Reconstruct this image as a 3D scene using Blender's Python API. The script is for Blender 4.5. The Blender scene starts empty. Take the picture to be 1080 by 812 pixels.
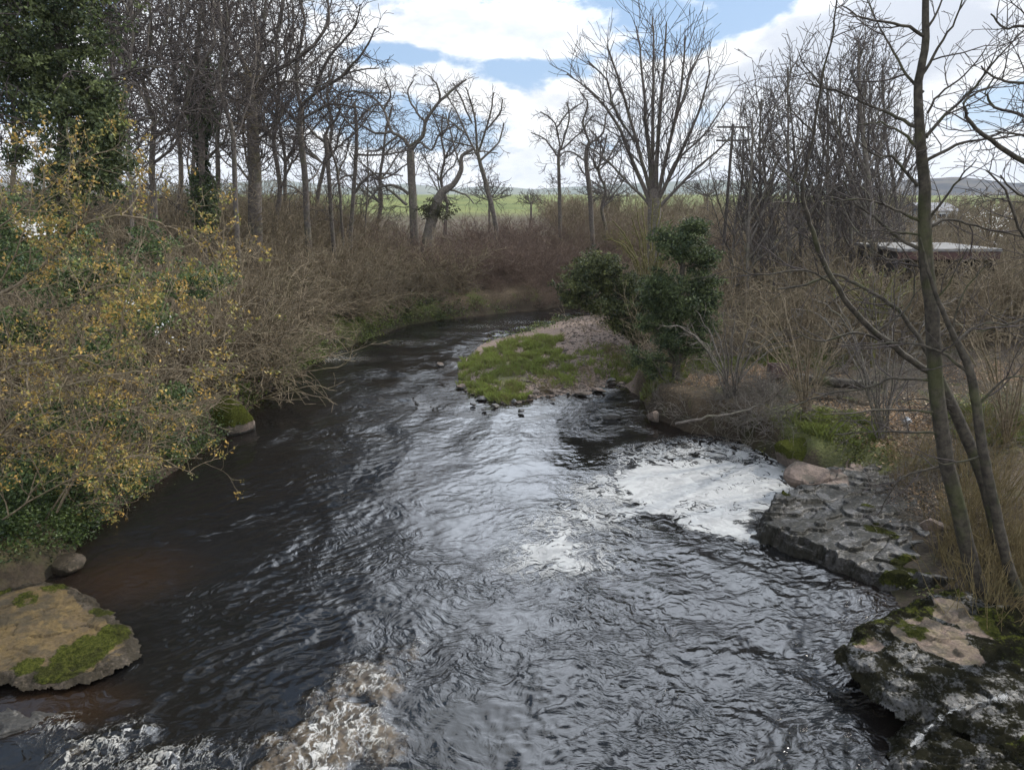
import bpy, math, random
import numpy as np
from mathutils import Vector, Euler

sc = bpy.context.scene
COL = sc.collection
R = math.radians
PI = math.pi

# ------------------------------------------------------------------ camera geometry
F, CX, CY, H = 740.0, 540.0, 406.0, 7.0
PITCH = R(15.2)
_cp, _sp = math.cos(PITCH), math.sin(PITCH)

def ray(u, v):
    a, b = (u - CX) / F, (CY - v) / F
    return (a, _cp + b * _sp, -_sp + b * _cp)

def G(u, v, z=0.0):                      # where the sight line meets the level z
    d = ray(u, v)
    t = (z - H) / d[2]
    return (d[0] * t, d[1] * t, z)

def P(u, v, y):                          # where the sight line meets the upright plane at distance y
    d = ray(u, v)
    t = y / d[1]
    return (d[0] * t, y, H + d[2] * t)

# ------------------------------------------------------------------ noise
def _hash(ix, iy, seed):
    h = (ix.astype(np.int64) * 374761393 + iy.astype(np.int64) * 668265263 + seed * 974634541) & 0xffffffff
    h = ((h ^ (h >> 13)) * 1274126177) & 0xffffffff
    h = ((h ^ (h >> 16)) * 2246822519) & 0xffffffff
    return (h ^ (h >> 15)) & 0xffff

def noise(x, y, seed=0):                 # gradient noise, about -0.7..0.7
    x = np.asarray(x, float); y = np.asarray(y, float)
    ix = np.floor(x); iy = np.floor(y)
    fx = x - ix; fy = y - iy
    u = fx * fx * fx * (fx * (fx * 6 - 15) + 10); w = fy * fy * fy * (fy * (fy * 6 - 15) + 10)
    def g(dx, dy):
        a = _hash(ix + dx, iy + dy, seed) * (2 * PI / 65536)
        return np.cos(a) * (fx - dx) + np.sin(a) * (fy - dy)
    n0 = g(0, 0) * (1 - u) + g(1, 0) * u
    n1 = g(0, 1) * (1 - u) + g(1, 1) * u
    return n0 * (1 - w) + n1 * w

def fbm(x, y, seed=0, oct=4, gain=.5):
    s, a = 0, 1.0
    for i in range(oct):
        s = s + a * noise(x * 2 ** i, y * 2 ** i, seed + i * 17)
        a *= gain
    return s

def sstep(a, b, x):
    t = np.clip((x - a) / (b - a), 0, 1)
    return t * t * (3 - 2 * t)

def poly_sd(px, py, poly):               # distance to the outline, negative inside
    px = np.asarray(px, float); py = np.asarray(py, float)
    d2 = np.full(px.shape, 1e18); ins = np.zeros(px.shape, bool)
    n = len(poly)
    for i in range(n):
        x0, y0 = poly[i][:2]; x1, y1 = poly[(i + 1) % n][:2]
        ex, ey = x1 - x0, y1 - y0
        t = np.clip(((px - x0) * ex + (py - y0) * ey) / max(ex * ex + ey * ey, 1e-9), 0, 1)
        d2 = np.minimum(d2, (px - x0 - t * ex) ** 2 + (py - y0 - t * ey) ** 2)
        c = ((y0 > py) != (y1 > py))
        with np.errstate(divide='ignore', invalid='ignore'):
            ins ^= c & (px < (x1 - x0) * (py - y0) / (y1 - y0 if y1 != y0 else 1e-9) + x0)
    d = np.sqrt(d2)
    return np.where(ins, -d, d)

def cells(x, y, seed=0):                 # Worley noise: distance to the cell border, cell value
    ix = np.floor(x); iy = np.floor(y)
    f1 = np.full(x.shape, 9.0); f2 = np.full(x.shape, 9.0); cid = np.zeros(x.shape)
    for dx in (-1, 0, 1):
        for dy in (-1, 0, 1):
            hx = _hash(ix + dx, iy + dy, seed) / 65536; hy = _hash(ix + dx, iy + dy, seed + 91) / 65536
            d = np.hypot(ix + dx + hx - x, iy + dy + hy - y)
            c = _hash(ix + dx, iy + dy, seed + 7) / 65536
            near = d < f1
            f2 = np.where(near, f1, np.minimum(f2, d)); cid = np.where(near, c, cid); f1 = np.where(near, d, f1)
    return f2 - f1, cid

# ------------------------------------------------------------------ mesh and tagging helpers
def mk(name, V, faces, mat, parent=None, attrs=None, smooth=True, tint=None, loc=None):
    V = np.ascontiguousarray(V, np.float32)
    if loc is not None:
        V = V - np.asarray(loc, np.float32)
    me = bpy.data.meshes.new(name)
    faces = [np.asarray(f, np.int32) for f in faces if len(f)]
    me.vertices.add(len(V)); me.vertices.foreach_set('co', V.ravel())
    nl = sum(f.size for f in faces); nf = sum(len(f) for f in faces)
    me.loops.add(nl); me.polygons.add(nf)
    me.loops.foreach_set('vertex_index', np.concatenate([f.ravel() for f in faces]))
    sizes = np.concatenate([np.full(len(f), f.shape[1], np.int32) for f in faces])
    me.polygons.foreach_set('loop_start', np.concatenate([[0], np.cumsum(sizes)[:-1]]).astype(np.int32))
    me.polygons.foreach_set('use_smooth', np.full(nf, smooth))
    for k, a in (attrs or {}).items():
        me.attributes.new(k, 'FLOAT', 'POINT').data.foreach_set('value', np.ascontiguousarray(a, np.float32))
    if tint is not None:
        c = np.ones((len(V), 4), np.float32); c[:, :3] = tint
        me.attributes.new('tint', 'FLOAT_COLOR', 'POINT').data.foreach_set('color', c.ravel())
    me.update(calc_edges=True)
    if isinstance(mat, (list, tuple)):
        for m in mat: me.materials.append(m)
    else:
        me.materials.append(mat)
    o = bpy.data.objects.new(name, me); COL.objects.link(o)
    if parent is not None:
        o.parent = parent
    elif loc is not None:
        o.location = loc
    return o

def tag(o, label=None, cat=None, group=None, kind=None):
    if label: o['label'] = label
    if cat: o['category'] = cat
    if group: o['group'] = group
    if kind: o['kind'] = kind
    return o

def thing(name, label, cat, loc=(0, 0, 0), group=None):
    o = bpy.data.objects.new(name, None); COL.objects.link(o)
    o.location = loc; o.empty_display_size = .3
    return tag(o, label, cat, group)

# ------------------------------------------------------------------ node helpers
class NT:
    def __init__(s, tree): s.t = tree; s.n = tree.nodes; s.l = tree.links
    def new(s, typ, **kw):
        nd = s.n.new(typ)
        for k, v in kw.items(): setattr(nd, k, v)
        return nd
    def set(s, sock, v):
        if isinstance(v, bpy.types.NodeSocket): s.l.new(v, sock)
        elif isinstance(v, (tuple, list)) and len(v) == 3 and sock.type == 'RGBA': sock.default_value = (*v, 1)
        else: sock.default_value = v
    def m(s, op, a, b=0.0, c=None, clamp=False):
        nd = s.new('ShaderNodeMath', operation=op, use_clamp=clamp)
        s.set(nd.inputs[0], a); s.set(nd.inputs[1], b)
        if c is not None: s.set(nd.inputs[2], c)
        return nd.outputs[0]
    def vm(s, op, a, b=None, scale=None):
        nd = s.new('ShaderNodeVectorMath', operation=op)
        s.set(nd.inputs[0], a)
        if b is not None: s.set(nd.inputs[1], b)
        if scale is not None: s.set(nd.inputs['Scale'], scale)
        return nd.outputs[0]
    def mix(s, f, a, b):
        nd = s.new('ShaderNodeMix', data_type='RGBA')
        s.set(nd.inputs[0], f); s.set(nd.inputs[6], a); s.set(nd.inputs[7], b)
        return nd.outputs[2]
    def ramp(s, x, a, b, lo=0.0, hi=1.0, smooth=True):
        nd = s.new('ShaderNodeMapRange', interpolation_type='SMOOTHSTEP' if smooth else 'LINEAR')
        for i, v in enumerate((x, a, b, lo, hi)): s.set(nd.inputs[i], v)
        return nd.outputs[0]
    def noise(s, vec, scale, detail=3, rough=.5, dist=0.0, dim='3D'):
        nd = s.new('ShaderNodeTexNoise', noise_dimensions=dim)
        s.set(nd.inputs['Vector'], vec); nd.inputs['Scale'].default_value = scale
        nd.inputs['Detail'].default_value = detail; nd.inputs['Roughness'].default_value = rough
        s.set(nd.inputs['Distortion'], dist)
        return nd.outputs['Fac']
    def vor(s, vec, scale, feature='F1'):
        nd = s.new('ShaderNodeTexVoronoi', feature=feature)
        s.set(nd.inputs['Vector'], vec); nd.inputs['Scale'].default_value = scale
        return nd.outputs['Distance']
    def attr(s, name, out='Fac'):
        return s.new('ShaderNodeAttribute', attribute_name=name).outputs[out]
    def pos(s): return s.new('ShaderNodeNewGeometry').outputs['Position']
    def normal(s): return s.new('ShaderNodeNewGeometry').outputs['Normal']
    def sep(s, v):
        return s.new('ShaderNodeSeparateXYZ').outputs if False else s._sep(v)
    def _sep(s, v):
        nd = s.new('ShaderNodeSeparateXYZ'); s.set(nd.inputs[0], v); return nd.outputs
    def bump(s, h, strength, dist=.02, normal=None):
        nd = s.new('ShaderNodeBump'); s.set(nd.inputs['Height'], h)
        s.set(nd.inputs['Strength'], strength); s.set(nd.inputs['Distance'], dist)
        if normal is not None: s.set(nd.inputs['Normal'], normal)
        return nd.outputs[0]

def material(name):
    m = bpy.data.materials.new(name); m.use_nodes = True
    t = NT(m.node_tree)
    b = m.node_tree.nodes['Principled BSDF']
    return m, t, b

# bark: base colour varied by noise, green algae low on the tree
def bark_mat(name, a, b_, moss=(.05, .06, .022), mossamt=.3, rough=.9):
    m, t, b = material(name)
    p = t.pos()
    n = t.noise(p, 9, 4, .65)
    n2 = t.noise(p, 1.6, 3, .6)
    c = t.mix(t.ramp(n, .3, .7), a, b_)
    c = t.mix(t.m('MULTIPLY', t.ramp(n2, .5, .68), mossamt), c, moss)
    t.set(b.inputs['Base Color'], c)
    b.inputs['Roughness'].default_value = rough
    b.inputs['Specular IOR Level'].default_value = .25
    t.set(b.inputs['Normal'], t.bump(t.noise(t.vm('MULTIPLY', p, (1, 1, .25)), 40, 3, .6), .6, .02))
    return m

M = {}
M['bark_oak'] = bark_mat('bark_oak', (.065, .054, .048), (.15, .13, .112), (.09, .095, .045), .4)
M['bark_alder'] = bark_mat('bark_alder', (.030, .026, .021), (.085, .073, .057), (.060, .068, .022), .55)
M['bark_grey'] = bark_mat('bark_grey', (.075, .064, .056), (.175, .155, .132), (.09, .095, .045), .4)
M['twig_dark'] = bark_mat('twig_dark', (.042, .035, .033), (.092, .076, .07), mossamt=.1)
M['twig_brown'] = bark_mat('twig_brown', (.094, .074, .048), (.24, .19, .128), (.10, .095, .04), .45)
M['twig_red'] = bark_mat('twig_red', (.085, .058, .045), (.19, .135, .105), (.09, .075, .04), .3)
M['twig_green'] = bark_mat('twig_green', (.06, .055, .02), (.14, .125, .05), (.12, .12, .03), .5)
M['stem_gold'] = bark_mat('stem_gold', (.085, .062, .028), (.20, .155, .075), (.09, .09, .03), .4)

def leaf_mat(name, trans=.3, rough=.45):
    m, t, b = material(name)
    c = t.attr('tint', 'Color')
    t.set(b.inputs['Base Color'], c); b.inputs['Roughness'].default_value = rough
    b.inputs['Specular IOR Level'].default_value = .35
    tr = t.new('ShaderNodeBsdfTranslucent')
    t.set(tr.inputs['Color'], c)
    mx = t.new('ShaderNodeMixShader'); mx.inputs[0].default_value = trans
    t.l.new(b.outputs[0], mx.inputs[1]); t.l.new(tr.outputs[0], mx.inputs[2])
    t.l.new(mx.outputs[0], m.node_tree.nodes['Material Output'].inputs['Surface'])
    return m
M['leaf'] = leaf_mat('leaf', .3)
M['ivy'] = leaf_mat('ivy', .2, .6)
M['petal'] = leaf_mat('petal', .4, .6)

def plain(name, col, rough=.7, var=.25, scale=6, spec=.4, metal=0.0):
    m, t, b = material(name)
    n = t.noise(t.pos(), scale, 4, .6)
    lo = tuple(x * (1 - var) for x in col); hi = tuple(min(1, x * (1 + var)) for x in col)
    t.set(b.inputs['Base Color'], t.mix(t.ramp(n, .3, .7), lo, hi))
    b.inputs['Roughness'].default_value = rough; b.inputs['Specular IOR Level'].default_value = spec
    b.inputs['Metallic'].default_value = metal
    return m

# ------------------------------------------------------------------ world: sky with broken cloud
SUN_AZ, SUN_EL = R(62), R(40)            # azimuth measured from the view axis (+Y) towards +X
w = bpy.data.worlds.new('World'); sc.world = w; w.use_nodes = True
t = NT(w.node_tree); bg = w.node_tree.nodes['Background']
sky = t.new('ShaderNodeTexSky', sky_type='NISHITA')
sky.sun_disc = False; sky.sun_elevation = SUN_EL; sky.sun_rotation = SUN_AZ
sky.air_density = 1.0; sky.dust_density = 1.2; sky.ozone_density = 1.0
gen = t.new('ShaderNodeTexCoord').outputs['Generated']
gx, gy, gz = t._sep(gen)
az = t.m('ARCTAN2', gx, gy)
el = t.m('ARCSINE', gz)
cp = t.vm('MULTIPLY', gen, (1.0, 1.0, 2.1))
n1 = t.noise(cp, 7.0, 8, .57, .1)
n2 = t.noise(t.vm('ADD', cp, (.010, .0, .042)), 7.0, 6, .57, .1)
dens = t.m('SUBTRACT', n1, .02)
def azel(u, v):
    d = Vector(ray(u, v)).normalized()
    return math.atan2(d.x, d.y), math.asin(d.z)
# large-scale bias of the cloud cover: where the banks and the gaps of this sky lie
BLOBS = [(450, 30, 6.5, 2.6, .22), (600, 35, 8, 2.0, .26), (440, 84, 6, 1.3, .24), (600, 112, 7, 1.9, .26), (655, 78, 4, 1.6, .14),
         (880, 50, 8, 5, .30), (960, 60, 8, 6, .16), (1010, 10, 6, 3, .2), (230, 70, 13, 8, .20), (800, 62, 4.5, 2.2, .16), (745, 21, 1.2, .6, .18),
         (520, 74, 5, 1.15, -.22), (425, 58, 5, 0.8, -.22), (510, 8, 1.6, .9, -.14), (770, 8, 6, 1.6, -.34), (715, 40, 4, 2.0, -.26), (385, 135, 6, 3.2, -.22),
         (1030, 112, 6, 3.0, -.10), (690, -30, 8, 3, -.1), (480, 130, 6, 2, -.08)]
bias = 0.0
for (u, v, sx, sy, a) in BLOBS:
    A, E = azel(u, v)
    da = t.m('DIVIDE', t.m('SUBTRACT', az, A), R(sx)); de = t.m('DIVIDE', t.m('SUBTRACT', el, E), R(sy))
    e = t.m('EXPONENT', t.m('MULTIPLY', t.m('ADD', t.m('MULTIPLY', da, da), t.m('MULTIPLY', de, de)), -1.0))
    bias = t.m('MULTIPLY_ADD', e, a, bias)
bias = t.m('ADD', bias, t.ramp(el, R(7), R(1), 0.0, .17))
bias = t.m('ADD', bias, t.ramp(el, R(14), R(30), 0.0, -.035))
bias = t.m('ADD', bias, t.m('MULTIPLY', t.ramp(gy, -.2, .1, 1.0, 0.0), .08))
dens = t.m('ADD', dens, bias)
cover = t.ramp(dens, .475, .60)
# thick cloud is grey underneath, its upper rims are white
thick = t.ramp(t.m('SUBTRACT', t.m('ADD', n2, t.m('MULTIPLY', bias, .8)), t.m('MULTIPLY', n1, .5)), .26, .56)
cloud_col = t.mix(thick, (8.8, 8.85, 8.9), (5.6, 5.95, 6.6))
lowband = t.ramp(el, R(8), R(-1))
cloud_col = t.mix(t.m('MULTIPLY', lowband, .5), cloud_col, (7.4, 7.8, 8.4))
# two bright sheets of cloud high up ahead
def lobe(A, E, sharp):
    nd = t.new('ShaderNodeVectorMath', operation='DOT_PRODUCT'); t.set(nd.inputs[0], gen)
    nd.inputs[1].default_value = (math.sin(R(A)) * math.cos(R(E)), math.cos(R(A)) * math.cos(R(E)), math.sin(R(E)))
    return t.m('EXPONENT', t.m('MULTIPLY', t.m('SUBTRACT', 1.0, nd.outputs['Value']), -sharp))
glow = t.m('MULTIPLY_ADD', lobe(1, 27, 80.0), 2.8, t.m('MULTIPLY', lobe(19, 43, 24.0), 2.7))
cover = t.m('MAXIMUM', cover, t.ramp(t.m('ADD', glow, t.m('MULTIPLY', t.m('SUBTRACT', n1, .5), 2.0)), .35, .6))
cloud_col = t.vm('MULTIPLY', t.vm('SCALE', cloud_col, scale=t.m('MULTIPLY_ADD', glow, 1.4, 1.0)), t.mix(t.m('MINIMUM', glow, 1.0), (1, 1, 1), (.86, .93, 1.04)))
# unseen cloud overhead and behind the camera is boosted as added fill light
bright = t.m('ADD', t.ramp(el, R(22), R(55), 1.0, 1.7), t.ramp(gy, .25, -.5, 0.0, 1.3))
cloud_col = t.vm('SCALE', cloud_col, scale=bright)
skyc = t.vm('MULTIPLY', sky.outputs[0], (1.0, 1.0, 1.0))
skyc = t.mix(.7, skyc, (3.3, 4.9, 7.3))
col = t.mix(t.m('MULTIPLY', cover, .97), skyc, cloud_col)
gnd = t.ramp(el, R(-3), R(-.5))
col = t.mix(gnd, (1.2, 1.25, 1.1), col)
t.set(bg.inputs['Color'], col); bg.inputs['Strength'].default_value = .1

sun = bpy.data.lights.new('sun', 'SUN'); sun.energy = 3.4; sun.angle = R(2); sun.color = (1, .95, .86)
so = bpy.data.objects.new('sun', sun); COL.objects.link(so)
sd = Vector((math.sin(SUN_AZ) * math.cos(SUN_EL), math.cos(SUN_AZ) * math.cos(SUN_EL), math.sin(SUN_EL)))
so.rotation_euler = sd.to_track_quat('Z', 'Y').to_euler()
so.location = sd * 60

# ------------------------------------------------------------------ river outline and land height
# (x, y, quick rise, width of the quick rise, slope behind it, ceiling height)
LEFT = [G(*q) for q in [(-420, 812), (-60, 735), (10, 640), (60, 606), (92, 565), (140, 528), (195, 488), (250, 455), (268, 425), (300, 402), (335, 382), (352, 372), (430, 343), (520, 331.5), (575, 327)]]
SHORE = []
SHORE += [(-9.0, -30, .7, 1, .35, 5), (-9.0, 3.5, .7, 1, .35, 5)]
SHORE += [(p[0], p[1], .7, .7, .36, 4.7) for p in LEFT[2:10]]
SHORE += [(p[0], p[1], .8, .7, .42, 5.0) for p in LEFT[10:13]]
SHORE += [(p[0], p[1], 1.0, .9, .40, 5.4) for p in LEFT[13:]]
SHORE += [(5.5, 48.5, 1.2, 1.2, .42, 5.4), (12, 51.5, 1.2, 1.2, .4, 5.3), (22, 54, 1.2, 1.2, .35, 5), (45, 58, 1, 1.2, .2, 4)]
SHORE += [(45, 51, .9, 1, .05, 2), (22, 48, .9, 1, .05, 2.2), (12, 46, .8, 1, .05, 2.4), (7, 43.6, .5, 1.5, .05, 2.4)]
for q in [(602, 335), (562, 346), (512, 361), (484, 384), (480, 406), (503, 421), (538, 428), (575, 419), (612, 416), (648, 405)]:
    p = G(*q); SHORE.append((p[0], p[1], .11, .9, .03, 1.0))
for q in [(668, 414), (692, 442), (722, 455), (780, 466), (828, 492)]:
    p = G(*q); SHORE.append((p[0], p[1], 1.0, .45, .07, 2.4))
for q in [(850, 520), (862, 560), (905, 600), (940, 640), (915, 680), (960, 740), (975, 812)]:
    p = G(*q); SHORE.append((p[0], p[1], .18, .6, .10, 2.4))
SHORE += [(5.2, 3, .6, .8, .2, 3), (5.2, -30, .6, .8, .2, 3)]
SH = np.array(SHORE)

def land(x, y):
    x = np.asarray(x, float); y = np.asarray(y, float)
    shp = x.shape; x = x.ravel(); y = y.ravel()
    out = np.empty(x.shape); D = np.empty(x.shape)
    for s in range(0, len(x), 60000):
        px = x[s:s + 60000]; py = y[s:s + 60000]
        d = poly_sd(px, py, SHORE)
        W = 1 / (((px[:, None] - SH[None, :, 0]) ** 2 + (py[:, None] - SH[None, :, 1]) ** 2) ** 1.6 + .05)
        W /= W.sum(1)[:, None]
        h1, w1, sl, cap = (W @ SH[:, k] for k in (2, 3, 4, 5))
        dn = d + .22 * noise(px * .9, py * .9, 5) + .07 * noise(px * 3, py * 3, 6)
        up = h1 * sstep(-.05, 1, np.maximum(dn, 0) / np.maximum(w1, .05)) + np.maximum(dn - w1 * .7, 0) * sl
        up = cap - np.log1p(np.exp(np.clip((cap - up) * 2.2, -40, 40))) / 2.2 + .0
        up = np.where(dn > 0, np.maximum(up, np.minimum(dn * .1, .3)), up)
        far = sstep(55, 160, np.hypot(px, py))
        up = up + far * (6.2 - np.minimum(up, 6.2)) * sstep(0, 20, d)
        rough = np.clip(dn / 1.5, 0, 1) * (.13 * noise(px * .55, py * .55, 8) + .05 * noise(px * 1.9, py * 1.9, 9) + .02 * noise(px * 6, py * 6, 10))
        out[s:s + 60000] = np.where(dn > 0, up + rough, -.05 - np.minimum(.9, -dn * .45) + .05 * noise(px * 2, py * 2, 3))
        D[s:s + 60000] = d
    return out.reshape(shp), D.reshape(shp)

def gz_(x, y):
    return float(land(np.array([x]), np.array([y]))[0][0])

def axis(lo, hi, mid0, mid1, fine, grow):
    a = list(np.arange(mid0, mid1, fine)); s = fine
    while a[-1] < hi: s *= grow; a.append(a[-1] + s)
    s = fine; b = [mid0]
    while b[-1] > lo: s *= grow; b.append(b[-1] - s)
    return np.array(sorted(b[1:]) + a)

def grid_faces(nx, ny):
    i = np.arange(nx * ny).reshape(ny, nx)
    return np.stack([i[:-1, :-1].ravel(), i[:-1, 1:].ravel(), i[1:, 1:].ravel(), i[1:, :-1].ravel()], 1)

def build_ground():
    xs = axis(-1500, 1500, -14, 12, .13, 1.06); ys = axis(-40, 3000, 5, 46, .15, 1.045)
    X, Y = np.meshgrid(xs, ys)
    Z, D = land(X, Y)
    Rr = np.hypot(X, Y)
    # meadow beyond the far bank, gravel on the bar, litter on the right bank
    meadow = sstep(3.9, 5.0, Z) * sstep(46, 54, Y) * sstep(30, 14, X) + sstep(90, 130, Rr)
    bar = poly_sd(X, Y, [G(*q)[:2] for q in [(690, 330), (590, 330), (470, 360), (470, 412), (540, 435), (665, 425), (700, 380)]])
    gravel = sstep(.6, -.8, bar)
    near = sstep(1.0, .25, Z) * (1 - gravel)
    litter = np.zeros_like(X)
    for (u, v, rr) in [(800, 375, 2.2), (955, 425, 1.3), (760, 385, 1.5), (840, 370, 1.5), (1040, 390, 1.6)]:
        p = G(u, v, 1.4); litter = np.maximum(litter, sstep(rr * 1.3, rr * .3, np.hypot(X - p[0], Y - p[1])))
    green = np.zeros_like(X)
    for (u, v, z, rr) in [(880, 455, .9, 1.6), (905, 470, .9, 1.2), (850, 440, .9, 1.3), (730, 375, 1.2, 1.5), (840, 360, 1.5, 2.0), (1060, 430, 1.2, 2), (400, 350, .5, 2.5), (470, 335, .5, 3), (340, 372, .5, 2), (520, 378, .3, 1.5), (535, 398, .3, 1.2), (505, 405, .2, .6)]:
        p = G(u, v, z); green = np.maximum(green, sstep(rr * 1.25, rr * .4, np.hypot(X - p[0], Y - p[1])))
    o = mk('ground', np.stack([X, Y, Z], -1).reshape(-1, 3), [grid_faces(len(xs), len(ys))], M['ground'],
           attrs={'meadow': np.clip(meadow, 0, 1).ravel(), 'gravel': gravel.ravel(), 'shore': near.ravel(), 'litter': litter.ravel(), 'green': green.ravel()})
    tag(o, kind='structure')

def ground_mat():
    m, t, b = material('ground')
    p = t.pos()
    n = t.noise(p, 1.1, 5, .6); nf = t.noise(p, 14, 4, .7); nl = t.noise(p, 60, 2, .6)
    c = t.mix(t.ramp(nf, .3, .7), (.035, .026, .017), (.105, .078, .05))
    moss = t.mix(nf, (.035, .048, .012), (.10, .115, .028))
    c = t.mix(t.ramp(n, .52, .66, 0, .7), c, moss)
    lit = t.mix(t.ramp(t.vor(p, 16), .15, .6), (.30, .20, .12), (.10, .065, .04))
    lm = t.ramp(t.m('ADD', t.attr('litter'), t.m('MULTIPLY', t.m('SUBTRACT', n, .5), .7)), .3, .6)
    c = t.mix(lm, c, lit)
    gr = t.mix(t.ramp(nf, .25, .75), (.048, .055, .018), (.115, .12, .04))
    gm = t.ramp(t.m('ADD', t.attr('green'), t.m('MULTIPLY', t.m('SUBTRACT', nf, .5), .9)), .35, .65)
    c = t.mix(gm, c, gr)
    gv = t.mix(t.ramp(t.vor(p, 9), .1, .5), (.235, .165, .125), (.095, .07, .055))
    gv = t.mix(t.ramp(nl, .4, .7), gv, (.26, .20, .165))
    gvm = t.ramp(t.m('ADD', t.attr('gravel'), t.m('MULTIPLY', t.m('SUBTRACT', n, .5), .5)), .35, .6)
    c = t.mix(t.m('MULTIPLY', gvm, t.m('SUBTRACT', 1.0, t.m('MULTIPLY', gm, .75))), c, gv)
    c = t.mix(t.m('MULTIPLY', t.attr('shore'), .75), c, (.022, .017, .012))
    md = t.mix(t.ramp(t.noise(p, .12, 4, .6), .35, .65), (.085, .105, .028), (.14, .155, .045))
    c = t.mix(t.attr('meadow'), c, md)
    t.set(b.inputs['Base Color'], c)
    b.inputs['Roughness'].default_value = .92; b.inputs['Specular IOR Level'].default_value = .2
    h = t.m('ADD', t.m('MULTIPLY', nf, .7), t.m('MULTIPLY', t.vor(p, 13), .5))
    t.set(b.inputs['Normal'], t.bump(h, .7, .05))
    return m
M['ground'] = ground_mat()
build_ground()

# ------------------------------------------------------------------ water
FOAM = [G(*q)[:2] for q in [(628, 508), (655, 497), (690, 486), (740, 484), (790, 488), (835, 492), (842, 512), (812, 535), (786, 556), (810, 572), (795, 574), (760, 566), (725, 558), (705, 547), (682, 541), (655, 545), (635, 548), (650, 538), (668, 532), (655, 522)]]
FOAM2 = [G(*q)[:2] for q in [(553, 578), (575, 570), (600, 560), (612, 578), (600, 590), (625, 600), (600, 612), (585, 605), (565, 592)]]
RAPID = [(340, 795, 1.1), (362, 755, .95), (392, 722, .7), (325, 835, 1.1), (425, 690, .4), (310, 800, .8), (385, 780, .8)]
SPLASH = [(95, 800, 1.0), (130, 780, .6), (60, 770, .5), (200, 800, .55), (240, 800, .35), (300, 800, .4), (160, 812, .8), (120, 840, 1.0), (220, 840, .8)]

def wave(X, Y):
    d1 = noise(X * .7 + 3, Y * .45, 30) * .8
    a = R(32)
    U = X * math.cos(a) + Y * math.sin(a) + d1 * .5; V = -X * math.sin(a) + Y * math.cos(a) + d1 * .4
    near = sstep(24, 12, Y)
    z = .050 * noise(X * .9 + d1, Y * .55 + d1, 31)
    z = z + .026 * (.5 - np.abs(noise(U * 1.2, V * 2.6, 32))) * (.45 + .55 * near)
    z = z + .020 * (.45 - np.abs(noise(U * 2.7 + 5, V * 4.8, 33))) * (.5 + .6 * near)
    z = z + .011 * (.4 - np.abs(noise(X * 5.5 + d1 * 2, Y * 6.5 + 3, 34))) * (.5 + .7 * near)
    z = z + .004 * noise(X * 11 + d1, Y * 12, 35) * (.4 + .8 * near)
    z = z * (1 + .55 * sstep(-.5, 1.5, X) * sstep(15, 11.5, Y))
    z = z * (.55 + .9 * sstep(-.25, .35, noise(X * .33 + 2, Y * .22, 38)))
    # ripples across the far riffle
    rf = sstep(27, 33, Y) * sstep(47, 40, Y)
    z = z + rf * .03 * np.abs(noise(X * 1.6, Y * 3.2, 36)) + rf * .015 * np.abs(noise(X * 4, Y * 7, 37))
    return z

def blobs(X, Y, L, size, asp=1.0):
    s = np.zeros_like(X)
    for (u, v, a) in L:
        p = G(u, v); s = np.maximum(s, a * np.exp(-(((X - p[0]) / size) ** 2 + ((Y - p[1]) / (size * asp)) ** 2)))
    return s

def water_mat():
    m, t, b = material('river_water')
    p = t.pos()
    sh = t.attr('shallow')
    ae = t.ramp(t.m('ADD', t.attr('aerated'), t.m('MULTIPLY', t.m('SUBTRACT', t.noise(p, 2.6, 6, .68, .6), .5), 1.5)), .28, .85)
    c = t.mix(sh, (.0065, .0062, .006), (.018, .0105, .006))
    nn = t.noise(p, 4.5, 6, .68, 1.4)
    c = t.mix(t.m('MULTIPLY', ae, .95), c, t.mix(t.ramp(nn, .35, .65), (.016, .0125, .0085), (.095, .068, .040)))
    t.set(b.inputs['Base Color'], c)
    b.inputs['IOR'].default_value = 1.4
    t.set(b.inputs['Roughness'], t.m('MULTIPLY_ADD', ae, .55, .02))
    wv = t.new('ShaderNodeTexNoise'); t.set(wv.inputs['Vector'], p); wv.inputs['Scale'].default_value = .8; wv.inputs['Detail'].default_value = 2
    q = t.vm('MULTIPLY', t.vm('ADD', p, t.vm('SCALE', wv.outputs['Color'], scale=1.7)), (.7, 1.2, 1))
    h = t.noise(q, 3.3, 2, .45, .9); h2 = t.noise(q, 9.5, 2, .5, .8); h3 = t.noise(p, 30, 1.5, .5, .4)
    calm = t.attr('calm'); live = t.ramp(t.noise(q, .40, 4, .62), .38, .64, .12, 1.5)
    hh = t.m('ADD', t.m('MULTIPLY', h, .95), t.m('MULTIPLY_ADD', h2, .30, t.m('MULTIPLY', h3, .06)))
    live = t.m('ADD', live, t.m('MULTIPLY', t.attr('lively'), .55))
    nrm = t.bump(hh, t.m('MULTIPLY', live, t.m('MULTIPLY_ADD', calm, -.26, .40)), .085)
    t.set(b.inputs['Normal'], nrm)
    return m
M['water'] = water_mat()

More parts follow.
